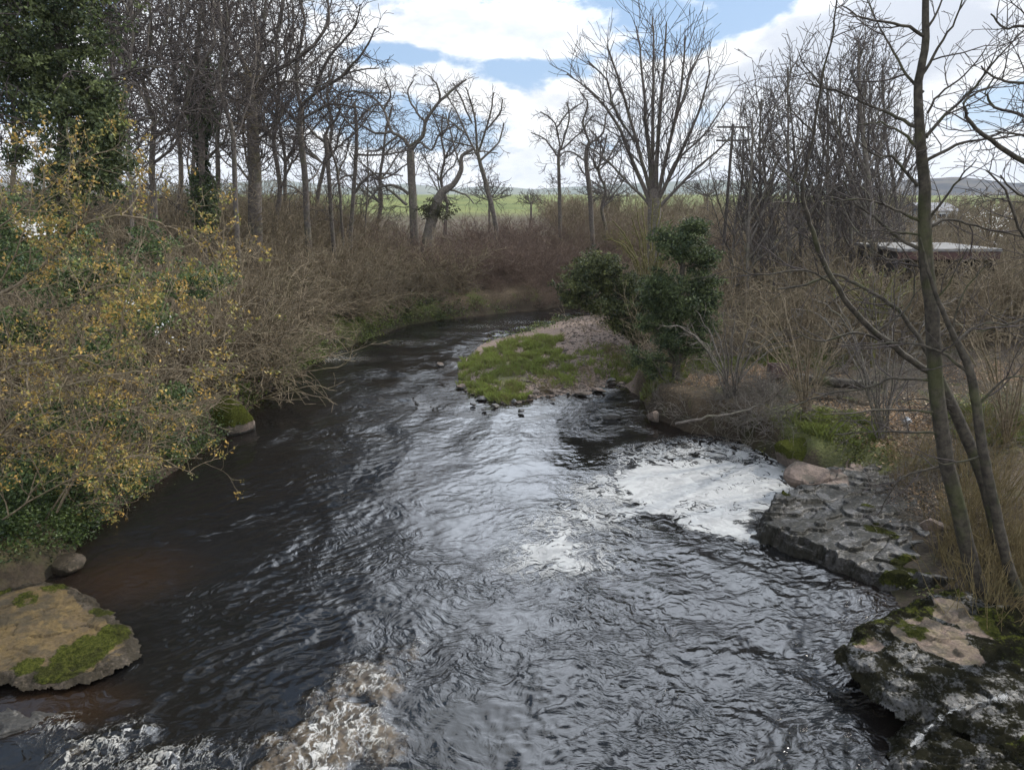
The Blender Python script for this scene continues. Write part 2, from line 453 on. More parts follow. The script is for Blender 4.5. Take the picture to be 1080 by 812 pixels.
def foam_mat(name='foam', k1=2.6, gain=1.5, line=5.5, wid=.7, lo=(.24, .24, .236), hi=(.38, .38, .37), dist=.7, warp_=1.0, det=4, fw=.3, base=.42, stretch=1.0):
    m, t, b = material(name)
    p = t.pos()
    k = t.attr('cover')
    warp = t.noise(p, 1.3, 3, .6)
    wv = t.new('ShaderNodeCombineXYZ'); t.set(wv.inputs[0], t.m('MULTIPLY', warp, 1.6 * warp_)); t.set(wv.inputs[1], t.m('MULTIPLY', t.noise(p, 1.7, 2, .5), 1.4 * warp_))
    q = t.vm('MULTIPLY', t.vm('ADD', p, wv.outputs[0]), (1, stretch, 1))
    lace = t.noise(q, k1, det, .58, dist)
    lines = t.m('ABSOLUTE', t.m('SUBTRACT', lace, .5))
    fine = t.noise(p, 22, 3, .6, .4)
    # thin cover breaks into lace strands, thick cover closes up but for a few dark curls
    solid = t.m('ADD', t.m('MULTIPLY', k, gain), t.m('MULTIPLY', t.m('SUBTRACT', .06, lines), line))
    solid = t.m('ADD', solid, t.m('MULTIPLY', t.m('SUBTRACT', fine, .5), fw))
    al = t.ramp(solid, base, base + wid)
    curls = t.m('MAXIMUM', t.ramp(t.m('ABSOLUTE', t.m('SUBTRACT', t.noise(q, .9, 3, .5, 1.6), .55)), .004, .022, .1, 1.0), t.ramp(t.noise(p, .8, 2), .42, .5))
    al = t.m('MULTIPLY', al, curls)
    c = t.mix(t.ramp(t.noise(q, 3, 5, .65), .3, .7), lo, hi)
    t.set(b.inputs['Base Color'], c); b.inputs['Roughness'].default_value = .8
    b.inputs['Specular IOR Level'].default_value = .2
    t.set(b.inputs['Alpha'], al)
    t.set(b.inputs['Normal'], t.bump(t.m('ADD', fine, t.m('MULTIPLY', lace, 2)), .5, .02))
    return m
M['foam'] = foam_mat()
M['froth'] = foam_mat('froth', 9.0, 1.2, 9.0, lo=(.30, .285, .25), hi=(.48, .47, .45), dist=.25, base=.40, wid=1.1, stretch=.42, warp_=.3, det=5, fw=1.0)

def build_water():
    xs = np.concatenate([np.arange(-12.5, 8.6, .042), axis(8.6, 50, 8.6, 8.7, .09, 1.12)[1:]])
    ys = []; y = 3.0
    while y < 62: ys.append(y); y += max(.032, (y - 2) * .0042)
    ys = np.concatenate([[-32, -20, -10, -4, 0, 1.5], ys]); 
    X, Y = np.meshgrid(xs, ys)
    Z = wave(X, Y)
    f1 = poly_sd(X, Y, FOAM); f2 = poly_sd(X, Y, FOAM2)
    fn = .14 * fbm(X * 1.7, Y * 1.7, 70, 4)
    k1 = sstep(.34, -.5, f1 + fn * 2.6); k2 = .95 * sstep(.3, -.35, f2 + fn * 2)
    # loose lace drifting up-stream of the pool
    lace = .56 * blobs(X, Y, [(680, 487, 1), (700, 480, 1), (735, 474, 1), (760, 476, 1), (790, 478, 1), (640, 520, 1), (620, 545, 1), (590, 560, .8), (570, 590, .8), (620, 590, .7), (820, 485, .9), (650, 560, .6)], 1.25, .9)
    k = np.maximum(np.maximum(k1, k2), lace)
    rap = blobs(X + .22 * noise(X * 1.6, Y * 1.6, 91), Y + .22 * noise(X * 1.6, Y * 1.6, 92), RAPID, .60, 1.2) * (.78 + .8 * fbm(X * 1.8, Y * 1.8, 93, 4, .6)); spl = blobs(X, Y, SPLASH, .48, .8)
    rn = fbm(X * 3.6 + .5 * noise(X * 2, Y * 2, 87), Y * 3.6 + .5 * noise(X * 2, Y * 2, 88), 80, 5, .6)
    Z = Z * (1 - .85 * k1)
    boil = sstep(.1, .7, rap)
    Z = Z + boil * (.03 + .09 * np.abs(rn) + .015 * np.abs(noise(X * 9, Y * 9, 84))) + sstep(.1, .7, spl) * (.05 + .14 * np.abs(rn) + .05 * np.abs(noise(X * 8, Y * 8, 85)))
    shallow = sstep(1.5, .2, np.hypot((X - G(130, 610)[0]) / 1.3, (Y - G(130, 610)[1]) / 1.1)) * .8
    pl = G(60, 745); shallow = np.maximum(shallow, .9 * sstep(1.3, .3, np.hypot((X - pl[0]) / 1.2, (Y - pl[1]) / .6)))
    pr = G(705, 440); shallow = np.maximum(shallow, .6 * sstep(2, .3, np.hypot((X - pr[0]) / 1.0, (Y - pr[1]) / 1.6)))
    edge = sstep(.9, .0, poly_sd(X, Y, SHORE) * -1) * .35
    shallow = np.clip(np.maximum(shallow, edge), 0, 1)
    calm = np.maximum(k1, .75 * sstep(13.5, 17, Y) * sstep(27, 22, Y) * sstep(2.4, 1.2, X) * sstep(-6, -3.5, X))
    calm = np.maximum(calm, .6 * sstep(4, 1.5, np.hypot(X - G(230, 560)[0], (Y - G(230, 560)[1]) * .8)))
    V = np.stack([X, Y, Z], -1).reshape(-1, 3)
    fc = grid_faces(len(xs), len(ys))
    # keep only the water that lies in or close to the channel
    D = poly_sd(X, Y, SHORE).ravel()
    fc = fc[(D[fc].min(1) < 1.2)]
    tag(mk('river', V, [fc], M['water'], attrs={'shallow': shallow.ravel(), 'aerated': np.clip(boil * .6 + .26 * sstep(.02, .4, rap) + .3 * sstep(.1, .8, spl), 0, 1).ravel(), 'calm': calm.ravel(), 'lively': (sstep(-.5, 1.5, X) * sstep(15, 11.5, Y)).ravel()}), kind='structure')
    def sheet(name, K, label, lift, mt='foam'):
        kk = K.ravel(); f = fc[kk[fc].max(1) > .04]
        ids = np.unique(f); re = np.full(len(V), -1); re[ids] = np.arange(len(ids))
        W = V[ids].copy(); W[:, 2] += lift
        tag(mk(name, W, [re[f]], M[mt], attrs={'cover': kk[ids]}), label, 'foam', kind='stuff')
    sheet('foam', k, 'white river foam swirling in the pool beside the flat rock ledge', .012)
    K3 = np.clip(np.maximum(.36 * sstep(.10, .8, rap) + .85 * np.abs(rn) * boil, sstep(.05, .8, spl) * (.22 + 1.0 * np.abs(rn))), 0, 1)
    sheet('whitewater', K3, 'white churning water of the rapids at the bottom edge', .012, 'froth')
    # streaks of froth on the far riffle
    K4 = .38 * blobs(X, Y, [(355, 379, 1.2), (430, 362, .7), (510, 345, .9), (545, 340, .9), (480, 352, .6), (345, 372, .8)], 1.4, .5)
    sheet('riffle_foam', K4, 'thin white froth on the riffle above the grassy bar', .012, 'froth')
build_water()

# ------------------------------------------------------------------ hills far away
def hill_mat(name, a, b_, scale):
    m, t, b = material(name)
    p = t.pos()
    c = t.mix(t.ramp(t.noise(p, scale, 5, .65), .38, .62), a, b_)
    t.set(b.inputs['Base Color'], c); b.inputs['Roughness'].default_value = 1; b.inputs['Specular IOR Level'].default_value = 0
    return m

def build_hill(name, y, depth, x0, x1, prof, mat, seed):
    xs = np.linspace(x0, x1, 220); ts = np.linspace(0, 1, 26)
    X, T = np.meshgrid(xs, ts)
    hx = np.interp(xs, [q[0] for q in prof], [q[1] for q in prof])[None, :]
    s = np.sin(T * PI * .5) ** 1.2
    Z = 4 + (hx - 4) * s + (hx * .08) * fbm(X / 90, T * 4, seed, 4) * s
    Yy = y + T * depth
    tag(mk(name, np.stack([X, Yy, Z], -1).reshape(-1, 3), [grid_faces(220, 26)], mat), kind='structure')

def hx(u, v, y): q = P(u, v, y); return (q[0], q[2])
build_hill('hills', 2200, 700, -2600, 2600, [(-2600, 60)] + [hx(u, v, 2900) for u, v in [(200, 196), (300, 190), (380, 199), (430, 194), (480, 199), (520, 196), (560, 200), (640, 195), (740, 190), (800, 192), (860, 197)]] + [(2600, 60)], hill_mat('far_hill', (.10, .12, .10), (.15, .16, .12), .004), 5)
build_hill('wooded_hill', 420, 160, 60, 620, [(60, 6)] + [hx(u, v, 580) for u, v in [(860, 207), (910, 197), (945, 190), (990, 188), (1030, 193), (1090, 194), (1200, 190)]] + [(620, 30)], hill_mat('wooded_hill', (.085, .09, .10), (.13, .125, .12), .05), 9)

# ------------------------------------------------------------------ rocks
def rock_mat(name, dry1, dry2, wet, gloss=.25, spec=.45, black=0.0):
    m, t, b = material(name)
    p = t.pos()
    n = t.noise(p, 3.2, 5, .65); nf = t.noise(p, 22, 4, .7)
    dryc = t.mix(t.ramp(n, .35, .65), dry1, dry2)
    dryc = t.mix(t.ramp(nf, .35, .75), dryc, tuple(x * .5 for x in dry1))
    dryc = t.mix(t.m('MULTIPLY', t.ramp(t.noise(p, 1.9, 6, .7), .48, .62), .75), dryc, (.045, .038, .026))
    wetc = t.mix(t.ramp(nf, .3, .7), wet, tuple(x * 2.4 for x in wet))
    wm = t.ramp(t.m('ADD', t.attr('wet'), t.m('MULTIPLY', t.m('SUBTRACT', n, .5), .9)), .4, .6)
    c = t.mix(wm, dryc, wetc)
    mossc = t.mix(t.ramp(nf, .3, .7), (.020, .025, .007), (.070, .074, .017))
    mm = t.ramp(t.m('ADD', t.attr('moss'), t.m('MULTIPLY', t.m('SUBTRACT', t.noise(p, 6, 5, .7), .5), 1.1)), .45, .6)
    c = t.mix(mm, c, mossc)
    cr = t.attr('crack')
    c = t.mix(t.m('MULTIPLY', cr, t.ramp(t.noise(p, 3.5, 3), .4, .6, .1, .8)), c, (.012, .011, .009))
    lich = t.m('MULTIPLY', t.ramp(t.m('ADD', t.noise(p, 2.6, 8, .74), t.m('MULTIPLY', t.m('SUBTRACT', t.noise(p, 26, 3, .6), .5), .35)), .405, .52), black)
    lich = t.m('MULTIPLY', lich, t.ramp(wm, .2, .8, .35, 1.0))
    c = t.mix(lich, c, t.mix(nf, (.006, .006, .0045), (.019, .018, .011)))
    t.set(b.inputs['Base Color'], c)
    ro = t.m('MULTIPLY_ADD', wm, -(.8 - gloss), .85)
    t.set(b.inputs['Roughness'], t.m('MAXIMUM', ro, t.m('MULTIPLY', mm, .9)))
    t.set(b.inputs['Specular IOR Level'], t.m('MULTIPLY', t.m('SUBTRACT', 1.0, t.m('MAXIMUM', lich, mm)), spec))
    nm = t.noise(p, 7, 4, .55)
    strata = t.noise(t.vm('MULTIPLY', p, (1.5, 1.5, 16)), 2.2, 4, .6, .4)
    t.set(b.inputs['Normal'], t.bump(t.m('ADD', t.m('ADD', t.m('MULTIPLY_ADD', nf, .55, t.m('MULTIPLY', nm, .9)), t.m('MULTIPLY', strata, t.ramp(t._sep(t.normal())[2], .85, .4, 0.0, 1.2))), t.m('MULTIPLY', mm, t.m('MULTIPLY', t.noise(p, 50, 2), 1.4))), .6, .045))
    return m
M['rock_tan'] = rock_mat('rock_tan', (.145, .10, .042), (.085, .062, .038), (.03, .023, .016), .6, .2, .6)
M['rock_wet'] = rock_mat('rock_wet', (.20, .145, .118), (.15, .112, .088), (.0145, .0125, .011), .32, .42, .75)
M['rock_dark'] = rock_mat('rock_dark', (.21, .148, .118), (.17, .135, .07), (.0125, .0115, .010), .26, .42, 1.0)
M['rock_grey'] = rock_mat('rock_grey', (.11, .082, .066), (.17, .13, .105), (.02, .018, .015), .4)

def ledge(name, outline, top, label, mat, steps=4, stepscale=.8, tilt=(0, 0), moss=(), dry=(), wetbase=.8, cell=.9, res=.018, seed=1, edge=.14, bottom=-.45, dome=False, lump=1.0):
    poly = [G(*q, top)[:2] for q in outline]
    px = [q[0] for q in poly]; py = [q[1] for q in poly]
    mx, my = sum(px) / len(px), sum(py) / len(py)
    xs = np.arange(min(px) - .3, max(px) + .3, res); ys = np.arange(min(py) - .3, max(py) + .3, res)
    X, Y = np.meshgrid(xs, ys)
    d = -poly_sd(X, Y, poly) + .13 * fbm(X * 2.1, Y * 2.1, seed, 4) + .03 * noise(X * 11, Y * 11, seed + 3)
    q = (fbm(X * stepscale, Y * stepscale * 1.3, seed + 20, 3) + .6) * steps
    fl = np.floor(q); fr = q - fl
    bed = (fl + sstep(.92, 1.0, fr)) / steps - .6
    wx = X + .25 * noise(X * 1.5, Y * 1.5, seed + 31); wy = Y + .25 * noise(X * 1.5, Y * 1.5, seed + 32)
    e, cid = cells((wx + .35 * wy) / cell * .75, (wy - .35 * wx) / cell * 2.0, seed + 5)
    crack = sstep(.03, .0, e)
    topz = top + .22 * bed * lump + (.10 * (cid - .5) + .06 * (cid * 7 % 1 - .5) * (X - mx) + .06 * (cid * 13 % 1 - .5) * (Y - my)) * lump + tilt[0] * (X - mx) + tilt[1] * (Y - my) + .009 * fbm(X * 9, Y * 9, seed + 40, 5, .6) - .024 * crack
    # layered side: the edge steps down through two beds
    j1 = .07 * noise(X * 3.5, Y * 3.5, seed + 50); j2 = .09 * noise(X * 4.5, Y * 4.5, seed + 51)
    prof = .42 * sstep(0, edge * .35, d) + .22 * sstep(edge * .6, edge * .9, d + j1) + .2 * sstep(edge * 1.2, edge * 1.5, d + j2) + .16 * sstep(edge * 1.8, edge * 2.3, d + j1 + j2)
    if dome: prof = np.sqrt(np.clip(1 - (1 - np.clip((d + j1 * .5) / edge, 0, 1)) ** 2.2, 0, 1)) * (.93 + .07 * sstep(.6, .75, d / edge + j2))
    Z = bottom + (topz - bottom) * prof
    if dome: d = d - edge * .55
    keep = d > -.02
    f = grid_faces(len(xs), len(ys)); kr = keep.ravel(); f = f[kr[f].any(1)]
    def amt(L):
        s = np.zeros_like(X)
        for (u, v, rr, a) in L:
            p = G(u, v, top); s = np.maximum(s, a * sstep(rr * 1.3, rr * .35, np.hypot(X - p[0], Y - p[1])))
        return s
    dr = amt(dry); wet = np.clip(wetbase - dr * 1.3, 0, 1)
    wet = np.maximum(wet, sstep(.30, .08, d) * .9); wet = np.maximum(wet, sstep(.22, .06, Z))
    ms = np.clip(amt(moss), 0, 1) * sstep(.06, .16, Z)
    ids = np.unique(f); re = np.full(X.size, -1); re[ids] = np.arange(len(ids))
    V = np.stack([X, Y, Z], -1).reshape(-1, 3)[ids]
    g = lambda a: a.ravel()[ids]
    return tag(mk(name, V, [re[f]], mat, attrs={'moss': g(ms), 'wet': g(wet), 'crack': g(crack * (d > edge))}, loc=(mx, my, 0)), label, 'rock')

ledge('rock_ledge', [(-60, 640), (0, 618), (60, 610), (105, 622), (135, 640), (160, 660), (166, 678), (145, 694), (118, 706), (92, 722), (55, 722), (0, 728), (-60, 730)], .24,
      'cracked yellow-tan sandstone ledge with a mossy edge at the left bank', M['rock_tan'], steps=7, cell=.8, lump=.6, wetbase=.52, tilt=(-.05, .05), seed=11, edge=.4, dome=True, bottom=-.2,
      moss=[(80, 690, .5, .9), (30, 640, .3, .62), (95, 680, .42, 1.0), (120, 665, .35, .9), (60, 705, .4, .9), (110, 640, .3, .7), (30, 700, .3, .7), (60, 625, .35, .6), (0, 625, .3, .6)], dry=[(60, 650, 1.2, .5)])
ledge('rock_ledge', [(-40, 735), (40, 735), (95, 735), (125, 760), (90, 785), (40, 800), (-40, 800)], .03, 'brown submerged rock shelf at the foot of the tan ledge', M['rock_grey'], seed=23, wetbase=1.0, edge=.2, tilt=(0, .02))
ledge('rock_ledge', [(788, 547), (812, 525), (838, 508), (862, 494), (900, 485), (940, 484), (985, 492), (1010, 540), (1040, 580), (1045, 612), (985, 612), (935, 604), (900, 592), (860, 576), (820, 561)], .44,
      'wet grey flat rock ledge with a dark undercut edge beside the foam', M['rock_wet'], steps=3, stepscale=.8, cell=1.5, wetbase=.85, tilt=(-.01, .05), seed=37, lump=.8, edge=.1,
      moss=[(965, 590, .5, 1.0), (950, 605, .4, 1.0), (1000, 590, .6, .9), (925, 555, .35, .8), (915, 535, .2, .8), (822, 523, .3, 1.0), (990, 520, .5, .8), (1030, 600, .5, .9), (940, 560, .3, .6)],
      dry=[(872, 505, .5, .7), (895, 495, .4, .6), (985, 545, .35, .9)])
ledge('rock_ledge', [(858, 676), (878, 654), (912, 637), (955, 622), (1010, 612), (1080, 635), (1150, 690), (1150, 800), (1060, 785), (1000, 760), (950, 752), (922, 735), (897, 714), (870, 694)], .6,
      'dark mossy rock ledge with bare pink sandstone patches above the lower cascade', M['rock_dark'], steps=3, cell=1.1, wetbase=.75, tilt=(.02, .05), seed=53, edge=.5, dome=True, bottom=-.3, lump=.75,
      moss=[(900, 660, .5, .62), (930, 650, .5, .66), (960, 640, .5, .75), (1060, 660, .5, 1.0), (1080, 690, .5, 1.0), (1050, 690, .25, .9), (1000, 628, .3, .7), (965, 665, .3, .6)],
      dry=[(985, 670, .45, 1.0), (1000, 645, .3, 1.0), (960, 670, .25, .9), (1010, 690, .3, 1.0), (1030, 660, .3, .9), (915, 675, .22, .6)])
ledge('rock_ledge', [(926, 752), (950, 735), (985, 738), (1040, 750), (1110, 770), (1150, 800), (1150, 880), (1040, 900), (930, 870), (922, 800)], .36,
      'wet dark grey rock with a trickle over it at the bottom right corner', M['rock_dark'], steps=5, stepscale=1.3, cell=1.1, wetbase=1.0, tilt=(.10, .0), seed=71, edge=.35, dome=True, bottom=-.2, lump=1.3,
      moss=[(1075, 790, .4, .7), (1090, 730, .3, .6)])
# thin white trickle over the corner rock
def trickle():
    pts = [G(1062, 738, .66), G(1035, 744, .58), G(1005, 752, .47), G(985, 766, .40), G(958, 792, .33)]
    V = []; C = []; n = 60; rng = random.Random(4)
    for i in range(n):
        s = i / (n - 1) * (len(pts) - 1); k = min(int(s), len(pts) - 2); f = s - k
        a, b = np.array(pts[k]), np.array(pts[k + 1]); c = a * (1 - f) + b * f
        for j in range(9):
            w = (j - 4) / 4 * (.11 + .05 * math.sin(i * .5))
            V.append((c[0] + w * .35, c[1] + w * .95, c[2] + .05 + .03 * rng.random())); C.append(.44 * (1 - abs(j - 4) / 4.6))
    tag(mk('trickle', V, [grid_faces(9, n)], M['foam'], attrs={'cover': C}), 'thin white trickle running down the wet corner rock', 'water', kind='stuff')
trickle()

import bmesh
def stone_mesh(name, seed, sx, sy, sz, sub=3, flat=.5):
    bm = bmesh.new(); bmesh.ops.create_icosphere(bm, subdivisions=sub, radius=1)
    V = np.array([v.co[:] for v in bm.verts]); Fc = np.array([[v.index for v in f.verts] for f in bm.faces]); bm.free()
    rng = np.random.RandomState(seed)
    for _ in range(14):                     # chop with planes: angular stone
        n = rng.normal(size=3); n /= np.linalg.norm(n); c = rng.uniform(.42, .85)
        s = V @ n; V = V - np.outer(np.maximum(s - c, 0) * .9, n)
    V = V * (1 + .10 * fbm(V[:, 0] * 1.7 + V[:, 2] + seed, V[:, 1] * 1.7 - V[:, 2], seed, 3))[:, None]
    V[:, 2] = np.clip(V[:, 2], -flat, 9)
    return V * np.array([sx, sy, sz]), Fc

def stone(name, loc, size, label, mat, seed, moss=0., wet=0., group=None, sub=3, rz=0., cat='rock'):
    V, Fc = stone_mesh(name, seed, *size, sub=sub)
    c, s = math.cos(rz), math.sin(rz)
    V = np.stack([V[:, 0] * c - V[:, 1] * s, V[:, 0] * s + V[:, 1] * c, V[:, 2]], 1)
    zz = V[:, 2] + loc[2]
    a = {'moss': moss * sstep(-.2, .3, V[:, 2] / size[2]), 'wet': np.maximum(np.full(len(V), wet), sstep(.14, .03, zz)), 'crack': np.zeros(len(V))}
    o = mk(name, V, [Fc], mat, attrs=a, smooth=sub > 3); o.location = loc
    return tag(o, label, cat, group)

p = G(233, 458)
stone('boulder', (p[0] + .1, p[1] + .3, .32), (.95, .85, 1.0), 'rounded moss covered boulder standing at the left water edge', M['rock_grey'], 3, moss=1.6, sub=4)
p = G(646, 441); stone('stone', (p[0], p[1], .02), (.34, .2, .16), 'small dark stone alone in the water below the gravel bar', M['rock_grey'], 5, wet=1)
p = G(66, 598, .2); stone('boulder', (p[0], p[1] + .2, .14), (.42, .3, .2), 'smooth brown boulder between the left bank and tan ledge', M['rock_tan'], 7, wet=.9)
p = G(852, 505, .5); stone('boulder', (p[0] + .1, p[1] + .3, .45), (.65, .5, .35), 'reddish slab of rock on the far end of the flat ledge', M['rock_wet'], 9, moss=.3, rz=.4)
p = G(690, 437, .3); stone('boulder', (p[0], p[1], .25), (.28, .35, .28), 'pale leaning stone under the dark evergreen on the bank', M['rock_grey'], 12)
p = G(835, 480, .4); stone('boulder', (p[0] + .2, p[1], .35), (.8, .6, .5), 'dark overhanging mossy rock at the head of the foam pool', M['rock_grey'], 14, moss=.75, wet=.4)
p = G(985, 545, .9); stone('boulder', (p[0], p[1], .72), (.34, .25, .16), 'pinkish stone lying beside the trunk on the wet ledge', M['rock_wet'], 15)

# stones along the edge of the bar
rng = random.Random(21)
edge_px = [(470, 383), (478, 408), (486, 412), (498, 418), (508, 424), (517, 428), (528, 433), (541, 430), (548, 424), (560, 420), (573, 418), (582, 420), (594, 416), (603, 419), (612, 414), (622, 411), (630, 417), (640, 408), (652, 404), (660, 400), (565, 405), (588, 404), (602, 400), (618, 398), (635, 394), (575, 396), (598, 388), (622, 384), (548, 412), (532, 418), (640, 384), (610, 408), (590, 410), (628, 402), (646, 397), (657, 391), (570, 410), (512, 433), (492, 424)]
for i, (u, v) in enumerate(edge_px):
    p = G(u + rng.uniform(-9, 9), v + rng.uniform(-5, 5), .06); s = rng.uniform(.07, .26)
    dark = (i % 5 == 3) or (v > 424)
    if v > 420: s *= .6
    stone('stone', (p[0], p[1], .08), (s * rng.uniform(1, 1.5), s, s * rng.uniform(.4, .7)),
          'dark wet stone in the shallow edge of the grassy bar' if dark else 'pale brown stone along the edge of the gravel bar',
          M['rock_grey'], 100 + i, wet=.9 if dark else 0., moss=.45 if i % 7 == 2 else 0, sub=3, rz=rng.uniform(0, 3),
          group='dark stones in the water at the bar' if dark else 'pale stones along the gravel bar')
# ------------------------------------------------------------------ branches
def vnorm(a):
    l = math.sqrt(a[0] * a[0] + a[1] * a[1] + a[2] * a[2]) or 1e-9
    return (a[0] / l, a[1] / l, a[2] / l)

def tubes(branches, sides=(9, 6, 4, 3, 3, 3)):
    """(points, radii, level) of every branch -> one set of vertices and quads"""
    groups = {}
    for pts, rad, lv in branches:
        groups.setdefault(sides[min(lv, len(sides) - 1)], []).append((pts, rad))
    Vs, Fs, base = [], [], 0
    for k, L in groups.items():
        n = np.array([len(p) for p, _ in L])
        Pt = np.array([q for p, _ in L for q in p], float); Rd = np.array([q for _, r in L for q in r], float)
        st = np.concatenate([[0], np.cumsum(n)[:-1]]); en = st + n - 1
        T = np.empty_like(Pt); T[1:-1] = Pt[2:] - Pt[:-2]
        T[st] = Pt[st + 1] - Pt[st]; T[en] = Pt[en] - Pt[en - 1]
        T /= np.linalg.norm(T, axis=1)[:, None] + 1e-9
        ch = Pt[en] - Pt[st]
        horiz = np.abs(ch[:, 2]) < .75 * np.linalg.norm(ch, axis=1)
        ref = np.where(horiz[:, None], np.array([[0, 0, 1.]]), np.array([[.9, .43, 0]]))
        ref = np.repeat(ref, n, 0)
        A = np.cross(T, ref); A /= np.linalg.norm(A, axis=1)[:, None] + 1e-9
        B = np.cross(T, A)
        ang = np.arange(k) * 2 * PI / k
        ring = Pt[:, None, :] + Rd[:, None, None] * (np.cos(ang)[None, :, None] * A[:, None, :] + np.sin(ang)[None, :, None] * B[:, None, :])
        last = np.zeros(len(Pt), bool); last[en] = True
        i = np.nonzero(~last)[0]
        j = np.arange(k); j2 = (j + 1) % k
        a = (i[:, None] * k + j[None, :]); b = (i[:, None] * k + j2[None, :])
        f = np.stack([a, b, b + k, a + k], -1).reshape(-1, 4) + base
        Vs.append(ring.reshape(-1, 3)); Fs.append(f); base += len(Pt) * k
    return np.concatenate(Vs), np.concatenate(Fs)

def grow(rng, p, d, L, r, n, gn, trop, tip=.25, droop=0.0):
    pts, rad = [p], [r]
    s = L / n; x, y, z = p; dx, dy, dz = d
    g = rng.gauss
    for i in range(1, n + 1):
        dx += g(0, gn); dy += g(0, gn); dz += g(0, gn) + trop - droop * i / n
        l = math.sqrt(dx * dx + dy * dy + dz * dz) or 1e-9
        dx /= l; dy /= l; dz /= l
        x += dx * s; y += dy * s; z += dz * s
        pts.append((x, y, z)); rad.append(r * (1 - (1 - tip) * i / n))
    return pts, rad

def side(rng, t, ang):
    """a direction at the angle ang to t, round it at random"""
    while True:
        v = (rng.gauss(0, 1), rng.gauss(0, 1), rng.gauss(0, 1))
        k = v[0] * t[0] + v[1] * t[1] + v[2] * t[2]
        v = (v[0] - k * t[0], v[1] - k * t[1], v[2] - k * t[2])
        l = math.sqrt(v[0] ** 2 + v[1] ** 2 + v[2] ** 2)
        if l > .2: break
    c, s = math.cos(ang), math.sin(ang) / l
    return (t[0] * c + v[0] * s, t[1] * c + v[1] * s, t[2] * c + v[2] * s)

# per level of branching (1 = limbs of the trunk): number per metre, length, angle, wriggle, upward pull, steps, thinnest radius
STYLE = {
    'oak':   dict(dens=(.5, 2.5, 3.2, 4.2, 0), len=(3.6, 2.1, 1.15, .55), ang=(50, 52, 52, 50), gn=(.1, .24, .27, .28), up=(0, .06, .05, .03), rmin=.016, t0=(.45, .10, .1, .1), rk=.55, step=.28),
    'oakfar':dict(dens=(.5, 2.2, 2.8, 3.6, 0), len=(3.0, 2.1, 1.2, .6), ang=(50, 52, 52, 50), gn=(.1, .22, .26, .28), up=(0, .06, .05, .03), rmin=.02, t0=(.35, .12, .12, .1), rk=.55, step=.32),
    'ash':   dict(dens=(0, 2.1, 2.5, 3.0, 0), len=(0, 2.8, 1.5, .7), ang=(0, 38, 38, 38), gn=(.05, .10, .12, .14), up=(0, .07, .07, .05), rmin=.017, t0=(.3, .12, .12, .12), rk=.5, step=.35),
    'slim':  dict(dens=(2.4, 2.5, 3.0, 0, 0), len=(3.1, 1.2, .5, .2), ang=(43, 42, 42, 40), gn=(.05, .10, .14, .15), up=(0, .09, .08, .04), rmin=.014, t0=(.12, .12, .1, .1), rk=.45, step=.28),
    'near':  dict(dens=(1.4, 3.2, 5.0, 4.8, 0), len=(1.6, .85, .42, .2), ang=(50, 48, 46, 45), gn=(.04, .12, .17, .2), up=(0, .05, .05, .03), rmin=.0046, t0=(.25, .1, .1, .1), rk=.42, step=.13),
    'sapl':  dict(dens=(2.6, 3.0, 3.2, 0, 0), len=(.95, .5, .28, .1), ang=(42, 42, 40, 40), gn=(.06, .10, .14, .15), up=(0, .06, .05, .04), rmin=.007, t0=(.2, .1, .1, .1), rk=.5, step=.18),
}

def sprout(B, rng, pts, rad, lv, S, maxlv, ls=1.0, ds=1.0):
    dens = S['dens'][lv] * ds
    if dens <= 0 or lv + 1 > maxlv: return
    seg = [math.dist(pts[i], pts[i + 1]) for i in range(len(pts) - 1)]
    Ltot = sum(seg)
    if Ltot < 1e-3: return
    c = dens * Ltot; n = int(c) + (rng.random() < c - int(c))
    t0 = S['t0'][lv]; acc = [0]
    for q in seg: acc.append(acc[-1] + q)
    for i in range(n):
        u = t0 + (1 - t0) * (i + rng.random()) / n
        a = u * Ltot; k = 0
        while k < len(seg) - 1 and acc[k + 1] < a: k += 1
        f = (a - acc[k]) / (seg[k] or 1e-9)
        p0, p1 = pts[k], pts[k + 1]
        p = (p0[0] + (p1[0] - p0[0]) * f, p0[1] + (p1[1] - p0[1]) * f, p0[2] + (p1[2] - p0[2]) * f)
        r0 = rad[k] + (rad[k + 1] - rad[k]) * f
        tdir = vnorm((p1[0] - p0[0], p1[1] - p0[1], p1[2] - p0[2]))
        d = side(rng, tdir, R(S['ang'][lv] * rng.uniform(.65, 1.3)))
        L = S['len'][lv] * rng.uniform(.55, 1.25) * (1.15 - .55 * u) * ls
        r = max(S['rmin'], min(r0 * .75, L * .011 * (1.25 if lv < 2 else 1)) )
        ns = max(2, min(9, int(L / S['step'] + .5)))
        q = grow(rng, p, d, L, r, ns, S['gn'][min(lv + 1, 3)], S['up'][min(lv + 1, 3)], .35)
        q = (q[0], [max(x, S['rmin'] * .8) for x in q[1]])
        B.append((q[0], q[1], lv + 1))
        sprout(B, rng, q[0], q[1], lv + 1, S, maxlv, ls, ds)

